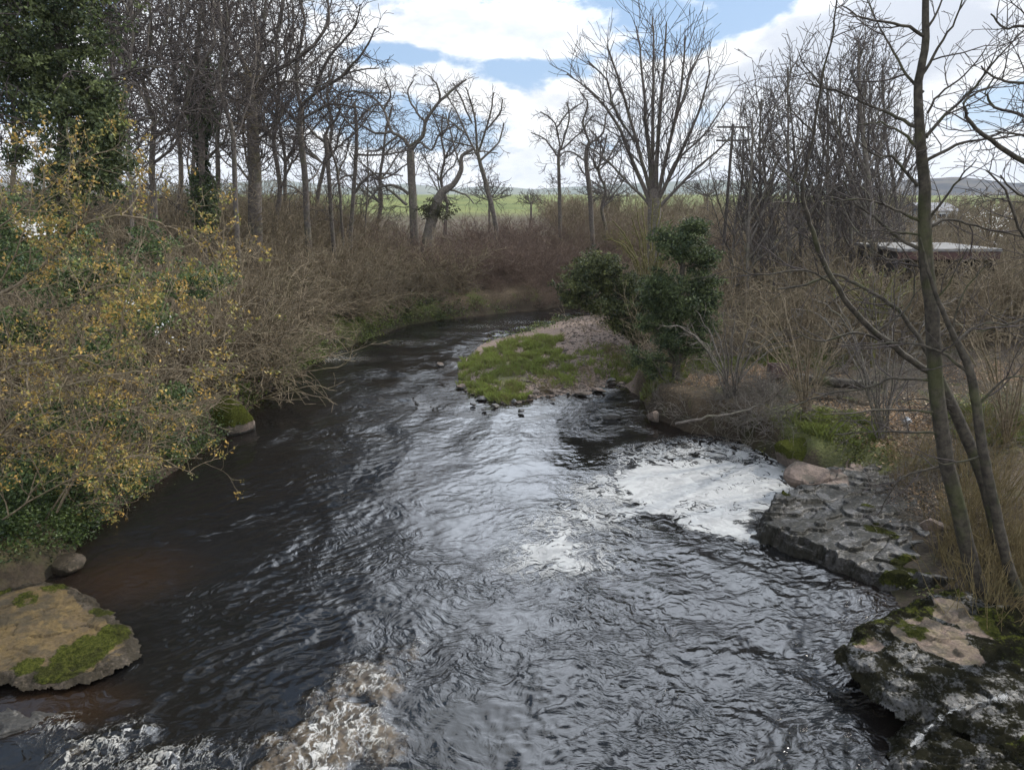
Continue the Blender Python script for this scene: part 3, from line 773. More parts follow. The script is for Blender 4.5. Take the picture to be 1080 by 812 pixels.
def smooth_line(pts, rad, rng, per=4, jit=.0):
    """Catmull-Rom through the points, a little irregular"""
    out, ro = [], []
    n = len(pts)
    for i in range(n - 1):
        p0 = pts[max(i - 1, 0)]; p1 = pts[i]; p2 = pts[i + 1]; p3 = pts[min(i + 2, n - 1)]
        for j in range(per):
            t_ = j / per
            q = []
            for a in range(3):
                q.append(.5 * (2 * p1[a] + (p2[a] - p0[a]) * t_ + (2 * p0[a] - 5 * p1[a] + 4 * p2[a] - p3[a]) * t_ ** 2 + (3 * p1[a] - p0[a] - 3 * p2[a] + p3[a]) * t_ ** 3))
            if i + j: q = [x + rng.gauss(0, jit) for x in q]
            out.append(tuple(q)); ro.append(rad[i] + (rad[i + 1] - rad[i]) * t_)
    out.append(tuple(pts[-1])); ro.append(rad[-1])
    return out, ro

def build_tree(name, label, cat, y, trunk, limbs, style, seed, bark='bark_oak', twig='twig_dark', group=None, maxlv=3, ls=1.0, ds=1.0,
               spread=.45, sink=True, trunk_sprout=False, jit=.02, auto=0, crown_name='crown', ydir=None, limb_y=None):
    """trunk: [(u, v, width in photo pixels)], limbs: lists of the same; the tree stands at the distance y"""
    rng = random.Random(seed); S = STYLE[style]; B = []
    px = y / F / 2 * (.66 if style == 'near' else .62)
    lean = rng.uniform(-.06, .06) if ydir is None else ydir
    base = P(trunk[0][0], trunk[0][1], y)
    def world(u, v, k): 
        return P(u, v, y + k)
    tp, tr = [], []
    for (u, v, wd) in trunk:
        tp.append(world(u, v, lean * (trunk[0][1] - v) * y / F)); tr.append(wd * px)
    if sink:
        g = gz_(base[0], base[1])
        if tp[0][2] > g - .1:
            tp.insert(0, (tp[0][0] + (tp[0][0] - tp[1][0]) * .1, tp[0][1], g - .15)); tr.insert(0, tr[0] * 1.25)
    root_loc = tp[0]
    tpts, trad = smooth_line(tp, tr, rng, 5, jit * .5)
    B.append((tpts, trad, 0))
    if trunk_sprout: sprout(B, rng, tpts, trad, 0, S, maxlv, ls, ds)
    for li, lb in enumerate(limbs):
        k0 = lean * (trunk[0][1] - lb[0][1]) * y / F
        sl = rng.uniform(-spread, spread)
        if limb_y and li in limb_y: sl = limb_y[li]
        lp, lr = [], []
        for i, q in enumerate(lb):
            run = math.hypot(q[0] - lb[0][0], q[1] - lb[0][1]) * y / F
            lp.append(world(q[0], q[1], k0 + sl * run)); lr.append(max(q[2] * px, S['rmin']))
        q = smooth_line(lp, lr, rng, 4, jit)
        B.append((q[0], q[1], 1)); sprout(B, rng, q[0], q[1], 1, S, maxlv, ls, ds)
    root = thing(name, label, cat, root_loc, group)
    V, Fc = tubes([b for b in B if b[2] <= 1]); mk('trunk', V, [Fc], M[bark], root, loc=root_loc)
    tw = [b for b in B if b[2] > 1]
    if tw:
        V, Fc = tubes(tw); mk(crown_name, V, [Fc], M[twig], root, loc=root_loc)
    return root, B, root_loc

def limbs_w(*ls):
    """limbs given as (start width, end width, (u, v), ...)"""
    out = []
    for L in ls:
        n = len(L) - 3
        out.append([(q[0], q[1], L[0] + (L[1] - L[0]) * i / max(n, 1)) for i, q in enumerate(L[2:])])
    return out

# ------------------------------------------------------------------ leaves
def leaf_cloud(C, size, rs, tintA, tintB, flat=.0, asp=.6, shade=None, fold=.25, tv=.3):
    """one folded pointed leaf (two triangles pairs) at every point of C"""
    n = len(C); C = np.asarray(C, float)
    a = rs.normal(size=(n, 3)); a[:, 2] *= (1 - flat); a /= np.linalg.norm(a, axis=1)[:, None]
    b = rs.normal(size=(n, 3)); b[:, 2] *= (1 - flat); b -= (b * a).sum(1)[:, None] * a; b /= np.linalg.norm(b, axis=1)[:, None]
    c = np.cross(a, b)
    s = size * rs.uniform(.6, 1.35, (n, 1))
    v0 = C; v1 = C + a * s * .5 + b * s * asp * .5 + c * s * fold * .5; v2 = C + a * s; v3 = C + a * s * .5 - b * s * asp * .5 + c * s * fold * .5
    V = np.stack([v0, v1, v2, v3], 1).reshape(-1, 3)
    i = np.arange(n) * 4
    Fc = np.concatenate([np.stack([i, i + 1, i + 2], 1), np.stack([i, i + 2, i + 3], 1)])
    m = rs.rand(n) if shade is None else np.clip(shade + rs.normal(0, .22, n), 0, 1)
    T = np.array(tintA)[None] * (1 - m[:, None]) + np.array(tintB)[None] * m[:, None]
    T = np.clip(T * rs.uniform(1 - tv, 1 + tv, (n, 1)), 0, 1)
    return V, Fc, np.repeat(T, 4, 0)

def add_leaves(name, parts, mat, parent=None, loc=None):
    Vs, Fs, Ts, b = [], [], [], 0
    for V, Fc, T in parts:
        Vs.append(V); Fs.append(Fc + b); Ts.append(T); b += len(V)
    return mk(name, np.concatenate(Vs), [np.concatenate(Fs)], mat, parent, tint=np.concatenate(Ts), smooth=False, loc=loc)

def clumps(rs, centre, rad, n, per, cr, hollow=.55):
    """n leaf clumps spread through an ellipsoid's outer volume, `per` leaves in each; also each leaf's clump tone"""
    d = rs.normal(size=(n, 3)); d /= np.linalg.norm(d, axis=1)[:, None]
    r = (hollow + (1 - hollow) * rs.rand(n)) ** .7 * rs.uniform(.75, 1.12, n)
    cc = np.array(centre)[None] + d * r[:, None] * np.array(rad)[None]
    q = rs.normal(size=(n, per, 3)); q /= np.linalg.norm(q, axis=2)[..., None]
    q *= (rs.rand(n, per, 1) ** .5) * (cr * rs.uniform(.5, 1.3, (n, 1, 1)))
    q[..., 2] *= .6
    tone = np.repeat(rs.rand(n), per)
    return (cc[:, None, :] + q).reshape(-1, 3), tone

def ivy_on(rs, pts, n, spread, size=.09, dens_bias=None):
    """leaves round a stem given as a polyline of (x, y, z)"""
    A = np.array(pts); k = rs.randint(0, len(A) - 1, n); f = rs.rand(n, 1)
    c = A[k] * (1 - f) + A[k + 1] * f
    # clusters bulge outwards
    lum = .5 + noise(c[:, 2] * .9 + c[:, 0], c[:, 0] * 3 + 7, 5) * 1.1
    d = rs.normal(size=(n, 3)); d[:, 2] *= .6
    d /= np.linalg.norm(d, axis=1)[:, None]
    return c + d * (spread * np.clip(lum, .25, 1.3) * rs.uniform(.35, 1.1, n))[:, None], np.clip(lum, 0, 1)

IVY_A, IVY_B = (.010, .024, .010), (.045, .078, .022)

# ================================================================== trees of the left bank
rs = np.random.RandomState(5)
# ivy-clad tree at the left edge
root, B, rl = build_tree('ivy_clad_tree', 'tall tree smothered in dark green ivy at the left edge', 'tree', 20,
    [(55, 330, 16), (60, 220, 14), (66, 120, 12), (60, 30, 10), (55, -60, 6)],
    limbs_w((7, 3, (62, 190), (95, 150), (125, 118)), (6, 2, (66, 130), (100, 90), (140, 75), (175, 70)), (7, 2, (62, 90), (30, 50), (5, 20)), (5, 2, (60, 60), (90, 20), (110, -30)),
            (6, 2, (62, 160), (30, 130), (0, 120)), (6, 2, (60, 40), (20, -10), (-20, -40)), (5, 2, (64, 110), (85, 60), (70, 20), (75, -40)), (5, 2, (70, 60), (110, 40), (150, 10), (165, -30)), (5,2,(62,40),(90,-10),(120,-60))), 'oak', 101, ls=.75, ds=1.1)
parts = []
for (u, v, dy, rx, rz, n) in [(60, 40, 0, 1.7, 1.6, 300), (30, 100, .5, 1.3, 1.0, 170), (80, 120, -.3, 1.3, 1.2, 200), (100, 165, 0, .9, .9, 150), (70, 185, -.4, 1.0, .8, 120), (20, 20, 0, 1.5, 1.5, 200),
                              (95, 105, .3, .8, .5, 90), (70, -30, 0, 1.8, 1.3, 200), (20, 165, .6, .5, .5, 30), (60, 230, 0, .8, .8, 80), (30, 250, .2, .6, .6, 50), (110, 130, .0, .55, .6, 80), (15, 60, .4, .8, .7, 80), (112, 180, 0, .5, .6, 60)]:
    c = P(u, v, 20 + dy)
    q, tone = clumps(rs, c, (rx * 1.1, rx * .9, rz * 1.1), int(n * .62), 34, .32, .2)
    parts.append(leaf_cloud(q, .115, rs, (.028, .044, .020), (.13, .155, .055), shade=tone * .9))
add_leaves('ivy', parts, M['ivy'], root, rl)

OAKS = dict(style='oak', trunk_sprout=True, bark='bark_oak', twig='twig_dark', cat='tree')
def oak(label, y, trunk, limbs, seed, group=None, name='bare_oak', **kw):
    k = dict(OAKS); k.update(kw)
    st = k.pop('style'); cat = k.pop('cat')
    return build_tree(name, label, cat, y, trunk, limbs, st, seed, group=group, **k)

oak('slender bare tree between the ivy tree and the forked oak, top left', 27, [(143, 300, 6), (139, 230, 6), (137, 170, 5), (132, 100, 5), (140, 40, 4), (134, -40, 3)],
    limbs_w((4, 2, (138, 190), (120, 150), (112, 90), (100, 40), (92, -20)), (4, 2, (134, 110), (118, 70), (125, 20), (112, -20)), (3, 2, (133, 80), (155, 50), (160, 0)), (3, 2, (138, 165), (155, 140), (172, 120), (185, 80)), (3, 2, (137, 60), (110, 30), (85, 25), (70, 0)), (3,2,(139,210),(118,180),(104,150),(95,100))), 111)
oak('bare forked oak on the left bank leaning its limbs right', 30, [(168, 290, 11), (163, 220, 10), (160, 170, 9), (163, 130, 8)],
    limbs_w((7, 3, (163, 130), (152, 85), (160, 30), (150, -40)), (7, 3, (162, 145), (190, 125), (205, 78), (226, 42), (214, -20)), (5, 2, (160, 122), (135, 72), (112, 42), (95, -5)), (5, 2, (162, 172), (186, 150), (197, 100), (190, 50)), (4, 2, (157, 80), (175, 40), (180, -20)), (4, 2, (200, 95), (235, 85), (250, 50)), (4, 2, (160, 200), (140, 175), (128, 140), (120, 100))), 112)
root, B, rl = oak('bare oak with its trunk wrapped in green ivy, left of the thickest oak', 33, [(216, 280, 11), (213, 190, 10), (212, 120, 9), (208, 60, 7), (212, 0, 5), (206, -40, 3)],
    limbs_w((5, 2, (212, 130), (190, 100), (180, 50), (185, 0)), (5, 2, (211, 100), (232, 70), (240, 20), (232, -20)), (4, 2, (213, 170), (235, 150), (250, 110)), (4, 2, (209, 70), (190, 40), (170, 20), (165, -20)), (4, 2, (209, 50), (225, 20), (228, -30))), 113)
q, lum = ivy_on(rs, [P(216, 250, 33), P(214, 190, 33), P(212, 130, 33), P(210, 75, 33)], 9000, 1.0)
add_leaves('ivy', [leaf_cloud(q, .15, rs, (.028, .045, .020), (.085, .115, .042), shade=lum * .8)], M['ivy'], root, rl)
oak('tall thin bare tree just right of the ivy wrapped oak', 31, [(252, 290, 8), (248, 200, 8), (245, 140, 7), (231, 90, 6), (235, 40, 5), (224, -40, 3)],
    limbs_w((4, 2, (246, 150), (262, 110), (270, 60), (265, 10)), (4, 2, (233, 95), (205, 70), (195, 30), (200, -20)), (3, 2, (236, 50), (255, 25), (250, -20)), (3, 2, (247, 180), (230, 160), (222, 120))), 114)
root, B, rl = oak('thickest bare oak with a shaggy grey trunk on the left bank', 35, [(270, 290, 24), (269, 200, 22), (266, 120, 18), (262, 78, 13)],
    limbs_w((9, 3, (262, 78), (246, 42), (226, 12), (218, -40)), (8, 3, (263, 80), (272, 40), (262, -30)), (8, 3, (266, 88), (292, 74), (322, 55), (346, 22), (340, -30)), (5, 2, (267, 105), (300, 86), (332, 92), (350, 84)), (5, 2, (266, 115), (240, 100), (222, 75)), (5, 2, (268, 60), (290, 40), (300, 0), (292, -40)), (4, 2, (250, 50), (240, 20), (250, -20)), (4, 2, (269, 150), (292, 130), (300, 110)), (4,2,(300,70),(310,30),(305,-10))), 115, ds=1.15)
tw = []
rg = random.Random(77)
for i in range(420):                         # epicormic shoots: the shaggy trunk
    u = rg.random(); v = 260 - 190 * u
    c = P(268 - 6 * u + rg.uniform(-10, 10), v, 35 + rg.uniform(-.5, .5))
    pts, rad = grow(rg, c, vnorm((rg.gauss(0, 1), rg.gauss(0, 1), rg.uniform(-.2, .9))), rg.uniform(.4, 1.1), .014, 4, .25, .05)
    tw.append((pts, rad, 3))
V, Fc = tubes(tw); mk('shoots', V, [Fc], M['twig_brown'], root, loc=rl)
oak('bare oak with wide zigzag limbs reaching over the gap, right of the thickest oak', 38, [(326, 260, 11), (321, 180, 10), (316, 132, 10), (318, 112, 8)],
    limbs_w((6, 2, (316, 132), (301, 116), (286, 97), (270, 88), (262, 70)), (7, 3, (318, 114), (312, 72), (321, 22), (310, -30)), (6, 2, (318, 112), (336, 96), (361, 80), (385, 52), (396, 30)), (5, 2, (330, 102), (346, 62), (372, 32), (380, 5)), (5, 2, (318, 127), (346, 111), (376, 113), (402, 120)), (4, 2, (316, 85), (300, 55), (305, 15), (295, -20)), (4, 2, (320, 60), (340, 35), (350, 0)), (4, 2, (350, 88), (372, 76), (400, 72)), (3, 2, (345, 112), (362, 98), (385, 98), (410, 100))), 116)
oak('short forked bare tree with two close stems beside the zigzag oak', 39, [(352, 262, 7), (347, 190, 7), (343, 142, 7)],
    limbs_w((5, 2, (343, 143), (352, 128), (358, 120), (356, 105)), (4, 2, (342, 150), (328, 138), (321, 129), (312, 128)), (5, 3, (362, 262), (357, 190), (349, 155), (345, 145)), (3, 2, (356, 185), (366, 160), (372, 140))), 117, ls=.7)
oak('thin upright bare tree with side limbs reaching right, left of the gnarled oak', 42, [(370, 250, 7), (374, 190, 7), (376, 140, 6), (374, 108, 4)],
    limbs_w((4, 2, (375, 185), (360, 188), (352, 200)), (4, 2, (376, 163), (400, 164), (430, 158), (442, 150)), (5, 2, (373, 205), (388, 187), (402, 183), (425, 186)), (3, 2, (376, 140), (360, 120), (352, 100)), (3, 2, (376, 130), (392, 112), (410, 112)), (3, 2, (385, 245), (387, 210), (388, 175), (388, 150))), 118, ls=.8)
oak('broad gnarled oak with crooked limbs against the sky above the far bank', 48, [(438, 262, 16), (435, 200, 13), (433, 168, 13), (433, 156, 11)],
    limbs_w((7, 2, (433, 158), (424, 145), (413, 139), (405, 116), (394, 104), (380, 98)), (8, 3, (433, 155), (446, 144), (449, 129), (461, 110), (476, 96), (492, 84)), (5, 2, (434, 160), (442, 150), (455, 158), (464, 140), (480, 132)), (6, 2, (431, 205), (416, 196), (399, 199), (386, 214), (372, 214)), (5, 2, (429, 216), (410, 200), (396, 188), (384, 180)), (5, 2, (413, 139), (395, 140), (375, 130), (362, 134)), (4, 2, (449, 130), (437, 115), (430, 98), (436, 85)), (4, 2, (464, 108), (462, 92), (452, 80)), (4, 2, (405, 116), (412, 98), (405, 82)), (4, 2, (420, 143), (400, 158), (385, 160))), 119, bark='bark_grey', ls=.75, ds=1.25)
root, B, rl = oak('low leaning stub of an oak with ivy over its base beside the gnarled oak', 47, [(452, 250, 20), (463, 208, 15), (478, 195, 9), (486, 180, 8), (487, 165, 6), (500, 157, 4)],
    limbs_w((3, 2, (486, 178), (478, 150), (470, 120)), (4, 2, (470, 200), (490, 205), (500, 215)), (3, 2, (490, 163), (510, 160), (525, 162))), 120, ls=.5, bark='bark_grey')
q, tone = clumps(rs, P(462, 222, 47), (1.5, .8, .8), 60, 24, .34, .1)
add_leaves('ivy', [leaf_cloud(q, .15, rs, (.045, .042, .025), (.095, .095, .045), shade=tone * .8)], M['ivy'], root, rl)
oak('slim bare tree leaning left over the green field with a fan of limbs', 52, [(524, 245, 8), (518, 215, 8), (510, 185, 7), (505, 167, 6), (503, 155, 5)],
    limbs_w((4, 2, (505, 167), (492, 142), (480, 115), (468, 95)), (4, 2, (503, 156), (500, 120), (491, 92)), (4, 2, (504, 162), (515, 130), (521, 98)), (4, 2, (506, 170), (526, 150), (531, 130)), (3, 2, (500, 155), (478, 150), (460, 142)), (3, 2, (510, 140), (527, 120), (530, 105)), (3, 2, (490, 140), (470, 125), (450, 118)), (3, 2, (498, 130), (484, 100), (478, 88))), 121, ls=.62, ds=1.35, bark='bark_grey')
oak('slim bare tree on the right of the sky gap with a flat topped crown', 55, [(591, 250, 6), (590, 205, 6), (589, 166, 5), (592, 155, 4)],
    limbs_w((3, 2, (590, 168), (575, 148), (560, 140)), (3, 2, (591, 158), (585, 130), (570, 118)), (3, 2, (592, 156), (600, 125), (598, 108)), (3, 2, (592, 158), (612, 140), (625, 122)), (3, 2, (587, 135), (600, 118), (615, 108))), 122, ls=.6, ds=1.5)
oak('crooked bare oak half hidden behind the many stemmed ash, left side', 53, [(625, 255, 8), (622, 205, 8), (618, 165, 7), (622, 150, 6)],
    limbs_w((4, 2, (622, 152), (615, 130), (620, 110), (612, 98)), (4, 2, (622, 152), (636, 140), (640, 120), (655, 108)), (3, 2, (618, 170), (600, 160), (590, 165)), (3, 2, (621, 180), (640, 170), (652, 150), (668, 148))), 123, ls=.65, ds=1.4)
build_tree('bare_ash', 'tall bare ash with many upright stems fanning out in the middle', 'tree', 44, [(691, 330, 26), (690, 262, 24), (690, 222, 22), (690, 200, 16)],
    limbs_w((8, 2, (686, 215), (668, 172), (650, 130), (626, 100), (598, 78)), (7, 2, (687, 208), (672, 152), (655, 92), (640, 48)), (8, 2, (688, 205), (682, 140), (678, 80), (671, 28)), (8, 2, (691, 205), (695, 140), (700, 72), (703, 24)), (7, 2, (693, 208), (706, 152), (718, 92), (723, 38)), (7, 2, (694, 212), (716, 166), (736, 120), (749, 74)), (6, 2, (696, 218), (726, 186), (755, 160), (778, 138)), (7, 2, (690, 200), (688, 120), (690, 60), (688, 18)), (5, 2, (686, 218), (660, 190), (635, 165), (612, 150)), (4, 2, (670, 150), (648, 115), (640, 85), (620, 65)), (4, 2, (712, 130), (728, 80), (742, 50)), (5, 2, (694, 215), (712, 172), (740, 145), (765, 108))), 'ash', 124, bark='bark_oak', spread=.35)

# more oaks of the same wood standing behind the first rank
def wood_oak(label, u, vb, vt, y, wd, seed, style='oakfar', ls=1.0):
    r_ = random.Random(seed); h = vb - vt; lm = []; tr = []
    x = u
    for k in range(6):
        f = k / 5; x += r_.uniform(-1, 1) * 8
        tr.append((x, vb - h * f * .82, wd * (1 - .62 * f)))
    for k in range(8):
        f = r_.uniform(.32, 1.0); sd_ = 1 if k % 2 else -1
        q = tr[min(5, int(f * 5))]; L = h * r_.uniform(.22, .40) * (1.25 - .5 * f)
        a = R(r_.uniform(20, 62)) * sd_; pts = [(q[0], vb - h * f * .82 if False else q[1])]; ux, vx = pts[0]
        for m_ in range(4):
            a += r_.uniform(-.45, .45); a *= .86
            ux += math.sin(a) * L / 4; vx -= math.cos(a) * L / 4; pts.append((ux, vx))
        lm.append((wd * .5, 1.6, *pts))
    return build_tree('bare_oak', label, 'tree', y, tr, limbs_w(*lm), style, seed, ls=ls, spread=.8, trunk_sprout=True, group='bare oaks of the left bank wood')
for i, (u, vb, vt, y, wd, lb) in enumerate([
    (112, 255, -90, 36, 8, 'bare oak just right of the ivy tree, its stem crossed by ochre twigs'), (185, 255, -100, 40, 9, 'bare oak behind the forked oak, filling the crown gap'),
    (205, 250, -60, 46, 8, 'bare oak far back on the left side of the ivy wrapped oak'), (232, 250, -80, 43, 9, 'bare oak far back between the ivy wrapped oak and the tall thin tree'),
    (292, 250, -60, 44, 9, 'bare oak behind and just right of the thickest oak'), (303, 250, 10, 52, 7, 'smaller bare oak far behind the thickest oak'),
    (338, 248, 20, 50, 8, 'bare oak far back behind the short two stemmed tree'), (395, 240, 85, 58, 7, 'low bare oak at the field edge left of the gnarled oak'),
    (128, 260, -60, 48, 8, 'bare oak deep in the wood left of the forked oak'), (262, 255, -90, 50, 9, 'bare oak hidden close behind the thickest trunk'), (470, 238, 95, 60, 6, 'slender bare oak in the field edge behind the leaning stub'), (20, 260, -60, 40, 9, 'bare oak showing through the gaps of the ivy tree'), (642, 240, 120, 56, 6, 'slender bare oak behind the crooked oak left of the ash')]):
    wood_oak(lb, u, vb, vt, y, wd, 1100 + i, ls=1.0 if y < 55 else .75)

# field hedge trees and a far wood line
for i, (u, v, y, hgt, label) in enumerate([(516, 217, 62, 26, 'small round bare tree on the field edge below the sky gap'), (640, 218, 70, 34, 'bushy bare tree on the skyline behind the ash'), (746, 214, 75, 32, 'round grey bare tree on the skyline right of the ash'), (560, 218, 85, 14, 'low bare hedge tree at the far end of the field')]):
    r_ = random.Random(300 + i); lm = []
    for k in range(9):
        a = R(-75 + 150 * k / 8 + r_.uniform(-8, 8)); L = hgt * r_.uniform(.8, 1.1)
        lm.append((2, 1.2, (u, v - hgt * .2), (u + math.sin(a) * L * .5, v - hgt * .25 - math.cos(a) * L * .35), (u + math.sin(a) * L * .9, v - hgt * .3 - math.cos(a) * L * .7)))
    build_tree('hedgerow_tree', label, 'tree', y, [(u, v + 6, 4), (u, v - hgt * .3, 3)], limbs_w(*lm), 'oakfar', 310 + i, ls=.55, ds=1.6, spread=.7, bark='bark_grey', twig='twig_dark')

# ================================================================== trees of the right bank
SL = [(772, 300, 135, 36, 4), (788, 310, 120, 33, 5), (803, 300, 105, 36, 5), (817, 310, 128, 34, 5), (832, 300, 72, 33, 5), (846, 305, 100, 37, 5), (860, 310, 120, 35, 5), (873, 300, 82, 33, 6), (884, 305, 70, 37, 5), (897, 300, 58, 34, 6), (910, 305, 95, 38, 5), (921, 300, 40, 32, 9), (936, 300, 85, 36, 5), (950, 300, 70, 40, 5)]
LBL = ['leftmost slim bare tree of the right hand clump', 'slim bare tree second from the left in the clump', 'slim bare tree third from the left in the clump', 'short slim bare tree in the clump, fourth from its left', 'tallest slim bare tree in the left half of the clump', 'slim bare tree left of the clump centre', 'short slim bare tree at the clump centre', 'slim bare tree with a straight stem right of the clump centre',
       'slim bare tree behind the straight stems of the clump', 'tall slim bare tree just left of the thickest clump stem', 'slim bare tree close behind the thickest stem of the clump', 'thickest and tallest straight tree of the clump', 'slim bare tree between the clump and the foreground alder', 'slim bare tree right behind the foreground alder trunk']
for i, (u, vb, vt, y, wd) in enumerate(SL):
    r_ = random.Random(500 + i); dx = r_.uniform(-20, 20)
    tr = [(u, vb, wd * 1.15), (u + dx * .2, vb - (vb - vt) * .35, wd), (u + dx * .7 + r_.uniform(-3, 3), vb - (vb - vt) * .7, wd * .7), (u + dx, vt, 2)]
    lm = []
    for k in range(3):
        f = r_.uniform(.2, .55); s = r_.choice((-1, 1)); vv = vb - (vb - vt) * f; L = (vb - vt) * (.75 - f) 
        lm.append((wd * .55, 1.5, (u + dx * f, vv), (u + dx * f + s * L * .22, vv - L * .5), (u + dx * f + s * L * .34, vv - L * 1.1)))
    build_tree('slim_bare_tree', LBL[i], 'tree', y, tr, limbs_w(*lm), 'slim', 520 + i, bark='bark_grey', twig='twig_dark', trunk_sprout=True, spread=.3, group='slim bare trees in the right hand clump', maxlv=3)

# foreground alder, its leaning neighbour, a third stem, and the tree beyond the frame
near = dict(style='near', bark='bark_alder', twig='twig_dark')
def near_tree(label, y, trunk, limbs, seed, **kw):
    k = dict(near); k.update(kw); st = k.pop('style')
    return build_tree('alder_tree', label, 'tree', y, trunk, limbs, st, seed, jit=.008, **k)
ALD = near_tree('tall straight foreground alder rising through the right of the frame', 10.6,
    [(1040, 640, 32), (1024, 593, 27), (1011, 537, 25), (998, 482, 24), (988, 410, 23), (983, 330, 21), (976, 262, 20), (975, 200, 17), (968, 100, 12), (976, 40, 10), (975, -60, 7)],
    limbs_w((6, 2, (970, 137), (946, 124), (919, 112), (880, 95), (850, 88)), (5, 1.5, (974, 98), (956, 79), (939, 47), (925, 25), (912, -5)), (5, 1.5, (975, 38), (951, 26), (912, 20), (887, 6)), (6, 1.5, (977, 145), (991, 128), (1028, 91), (1052, 62), (1080, 32)),
            (6, 2, (975, 172), (1008, 153), (1038, 148), (1085, 142)), (4, 1.5, (978, 120), (990, 100), (1018, 79), (1040, 50)), (5, 1.5, (968, 196), (942, 167), (925, 165), (905, 150)), (5, 1.5, (972, 234), (950, 224), (925, 213), (898, 211), (870, 212)),
            (7, 2, (975, 266), (948, 251), (930, 235), (902, 214), (888, 190)), (5, 1.5, (979, 233), (998, 207), (1015, 185), (1030, 168)), (6, 2, (979, 242), (1000, 231), (1030, 239), (1085, 251)), (5, 1.5, (984, 402), (940, 399), (915, 409), (880, 414), (832, 430), (835, 446)),
            (5, 1.5, (986, 434), (940, 431), (900, 436), (868, 437)), (5, 1.5, (990, 457), (930, 455), (880, 458)), (4, 1.2, (978, 30), (992, 5), (1000, -30)), (5, 1.5, (972, 80), (990, 50), (1008, 20), (1020, -20)), (4, 1.2, (981, 290), (960, 275), (940, 275), (915, 262)), (4, 1.2, (982, 320), (1000, 300), (1020, 262)), (5, 1.5, (972, 160), (950, 140), (930, 130), (905, 132)), (5, 1.5, (979, 250), (955, 245), (915, 243)), (4, 1.5, (1002, 490), (960, 500), (945, 510), (925, 545))), 601, spread=.35, ds=1.15, sink=True)
near_tree('leaning foreground alder whose grey stem bends far left over the bank', 11.4,
    [(1068, 640, 26), (1052, 560, 24), (1037, 503, 22), (1018, 457, 19), (990, 399, 17)],
    limbs_w((11, 2, (990, 399), (953, 373), (920, 348), (897, 323), (872, 285), (858, 245), (846, 209), (850, 180), (858, 140), (866, 88), (880, 28)), (9, 3, (990, 397), (967, 353), (940, 322), (903, 300), (880, 290), (850, 300), (820, 305)), (5, 2, (948, 370), (905, 350), (870, 360), (840, 352)), (4, 1.5, (925, 350), (960, 320), (962, 280), (940, 250)), (4, 1.5, (880, 300), (850, 285), (800, 290), (770, 280)), (3, 1.2, (852, 225), (880, 200), (905, 185)), (3, 1.2, (850, 200), (825, 180), (805, 150)), (3, 1.2, (858, 140), (835, 115), (828, 90)), (3, 1, (866, 90), (850, 70), (840, 50)), (4, 1.5, (1010, 440), (975, 420), (950, 425)), (3, 1, (880, 28), (882, 0), (890, -30))), 602, spread=.3, ds=1.2)
near_tree('third foreground alder stem, thin and dark, right of the straight alder', 10.2,
    [(1080, 640, 20), (1062, 590, 18), (1048, 530, 17), (1037, 478, 16), (1030, 430, 15), (1022, 388, 13), (1004, 350, 9), (985, 305, 6), (970, 250, 3)],
    limbs_w((6, 2, (1024, 395), (990, 370), (950, 362), (905, 365)), (5, 1.5, (1010, 360), (1040, 340), (1085, 350)), (5, 1.5, (1030, 430), (1060, 400), (1090, 398)), (4, 1.5, (1005, 350), (1015, 310), (1040, 280)), (4, 1.5, (1036, 480), (1000, 490), (985, 485))), 603, spread=.35)
near_tree('bare tree reaching in from beyond the right edge of the frame', 10.0,
    [(1190, 640, 34), (1195, 500, 32), (1185, 350, 30), (1180, 200, 26), (1190, 60, 20), (1180, -80, 14)],
    limbs_w((10, 2, (1182, 235), (1110, 185), (1080, 171), (1045, 148), (1020, 124), (1019, 105), (1045, 92)), (7, 2, (1185, 190), (1110, 132), (1080, 122), (1050, 112), (1040, 98), (1050, 80)), (6, 2, (1186, 120), (1110, 95), (1080, 88), (1055, 85), (1035, 70)), (6, 2, (1188, 70), (1110, 45), (1080, 28), (1060, 30), (1045, 15)), (6, 2, (1182, 300), (1110, 270), (1080, 250), (1060, 200), (1040, 180)), (6, 2, (1185, 330), (1120, 330), (1070, 340), (1030, 350)), (5, 2, (1190, 40), (1120, 0), (1090, -20)), (5, 2, (1182, 220), (1120, 215), (1075, 205), (1055, 185)), (6, 2, (1186, 160), (1120, 150), (1085, 145), (1050, 138))), 604, spread=.3, ds=1.5)

# saplings standing on the litter of the right bank
for i, (u, vb, y, pts, label) in enumerate([
    (778, 402, 22.5, [(783, 370), (787, 335), (786, 290)], 'thin bare sapling left of the other two on the leaf littered bank'),
    (795, 398, 22.5, [(801, 370), (808, 338), (806, 280)], 'middle bare sapling leaning right on the leaf littered bank'),
    (810, 395, 23.5, [(809, 370), (808, 345), (815, 290)], 'straight bare sapling on the right of the leaf litter')]):
    tr = [(u, vb, 4)] + [(a, b, 4 - 1.1 * (k + 1)) for k, (a, b) in enumerate(pts)]
    build_tree('sapling', label, 'tree', y, tr, [], 'sapl', 640 + i, bark='twig_brown', twig='twig_brown', trunk_sprout=True, maxlv=3, group='saplings on the right bank')

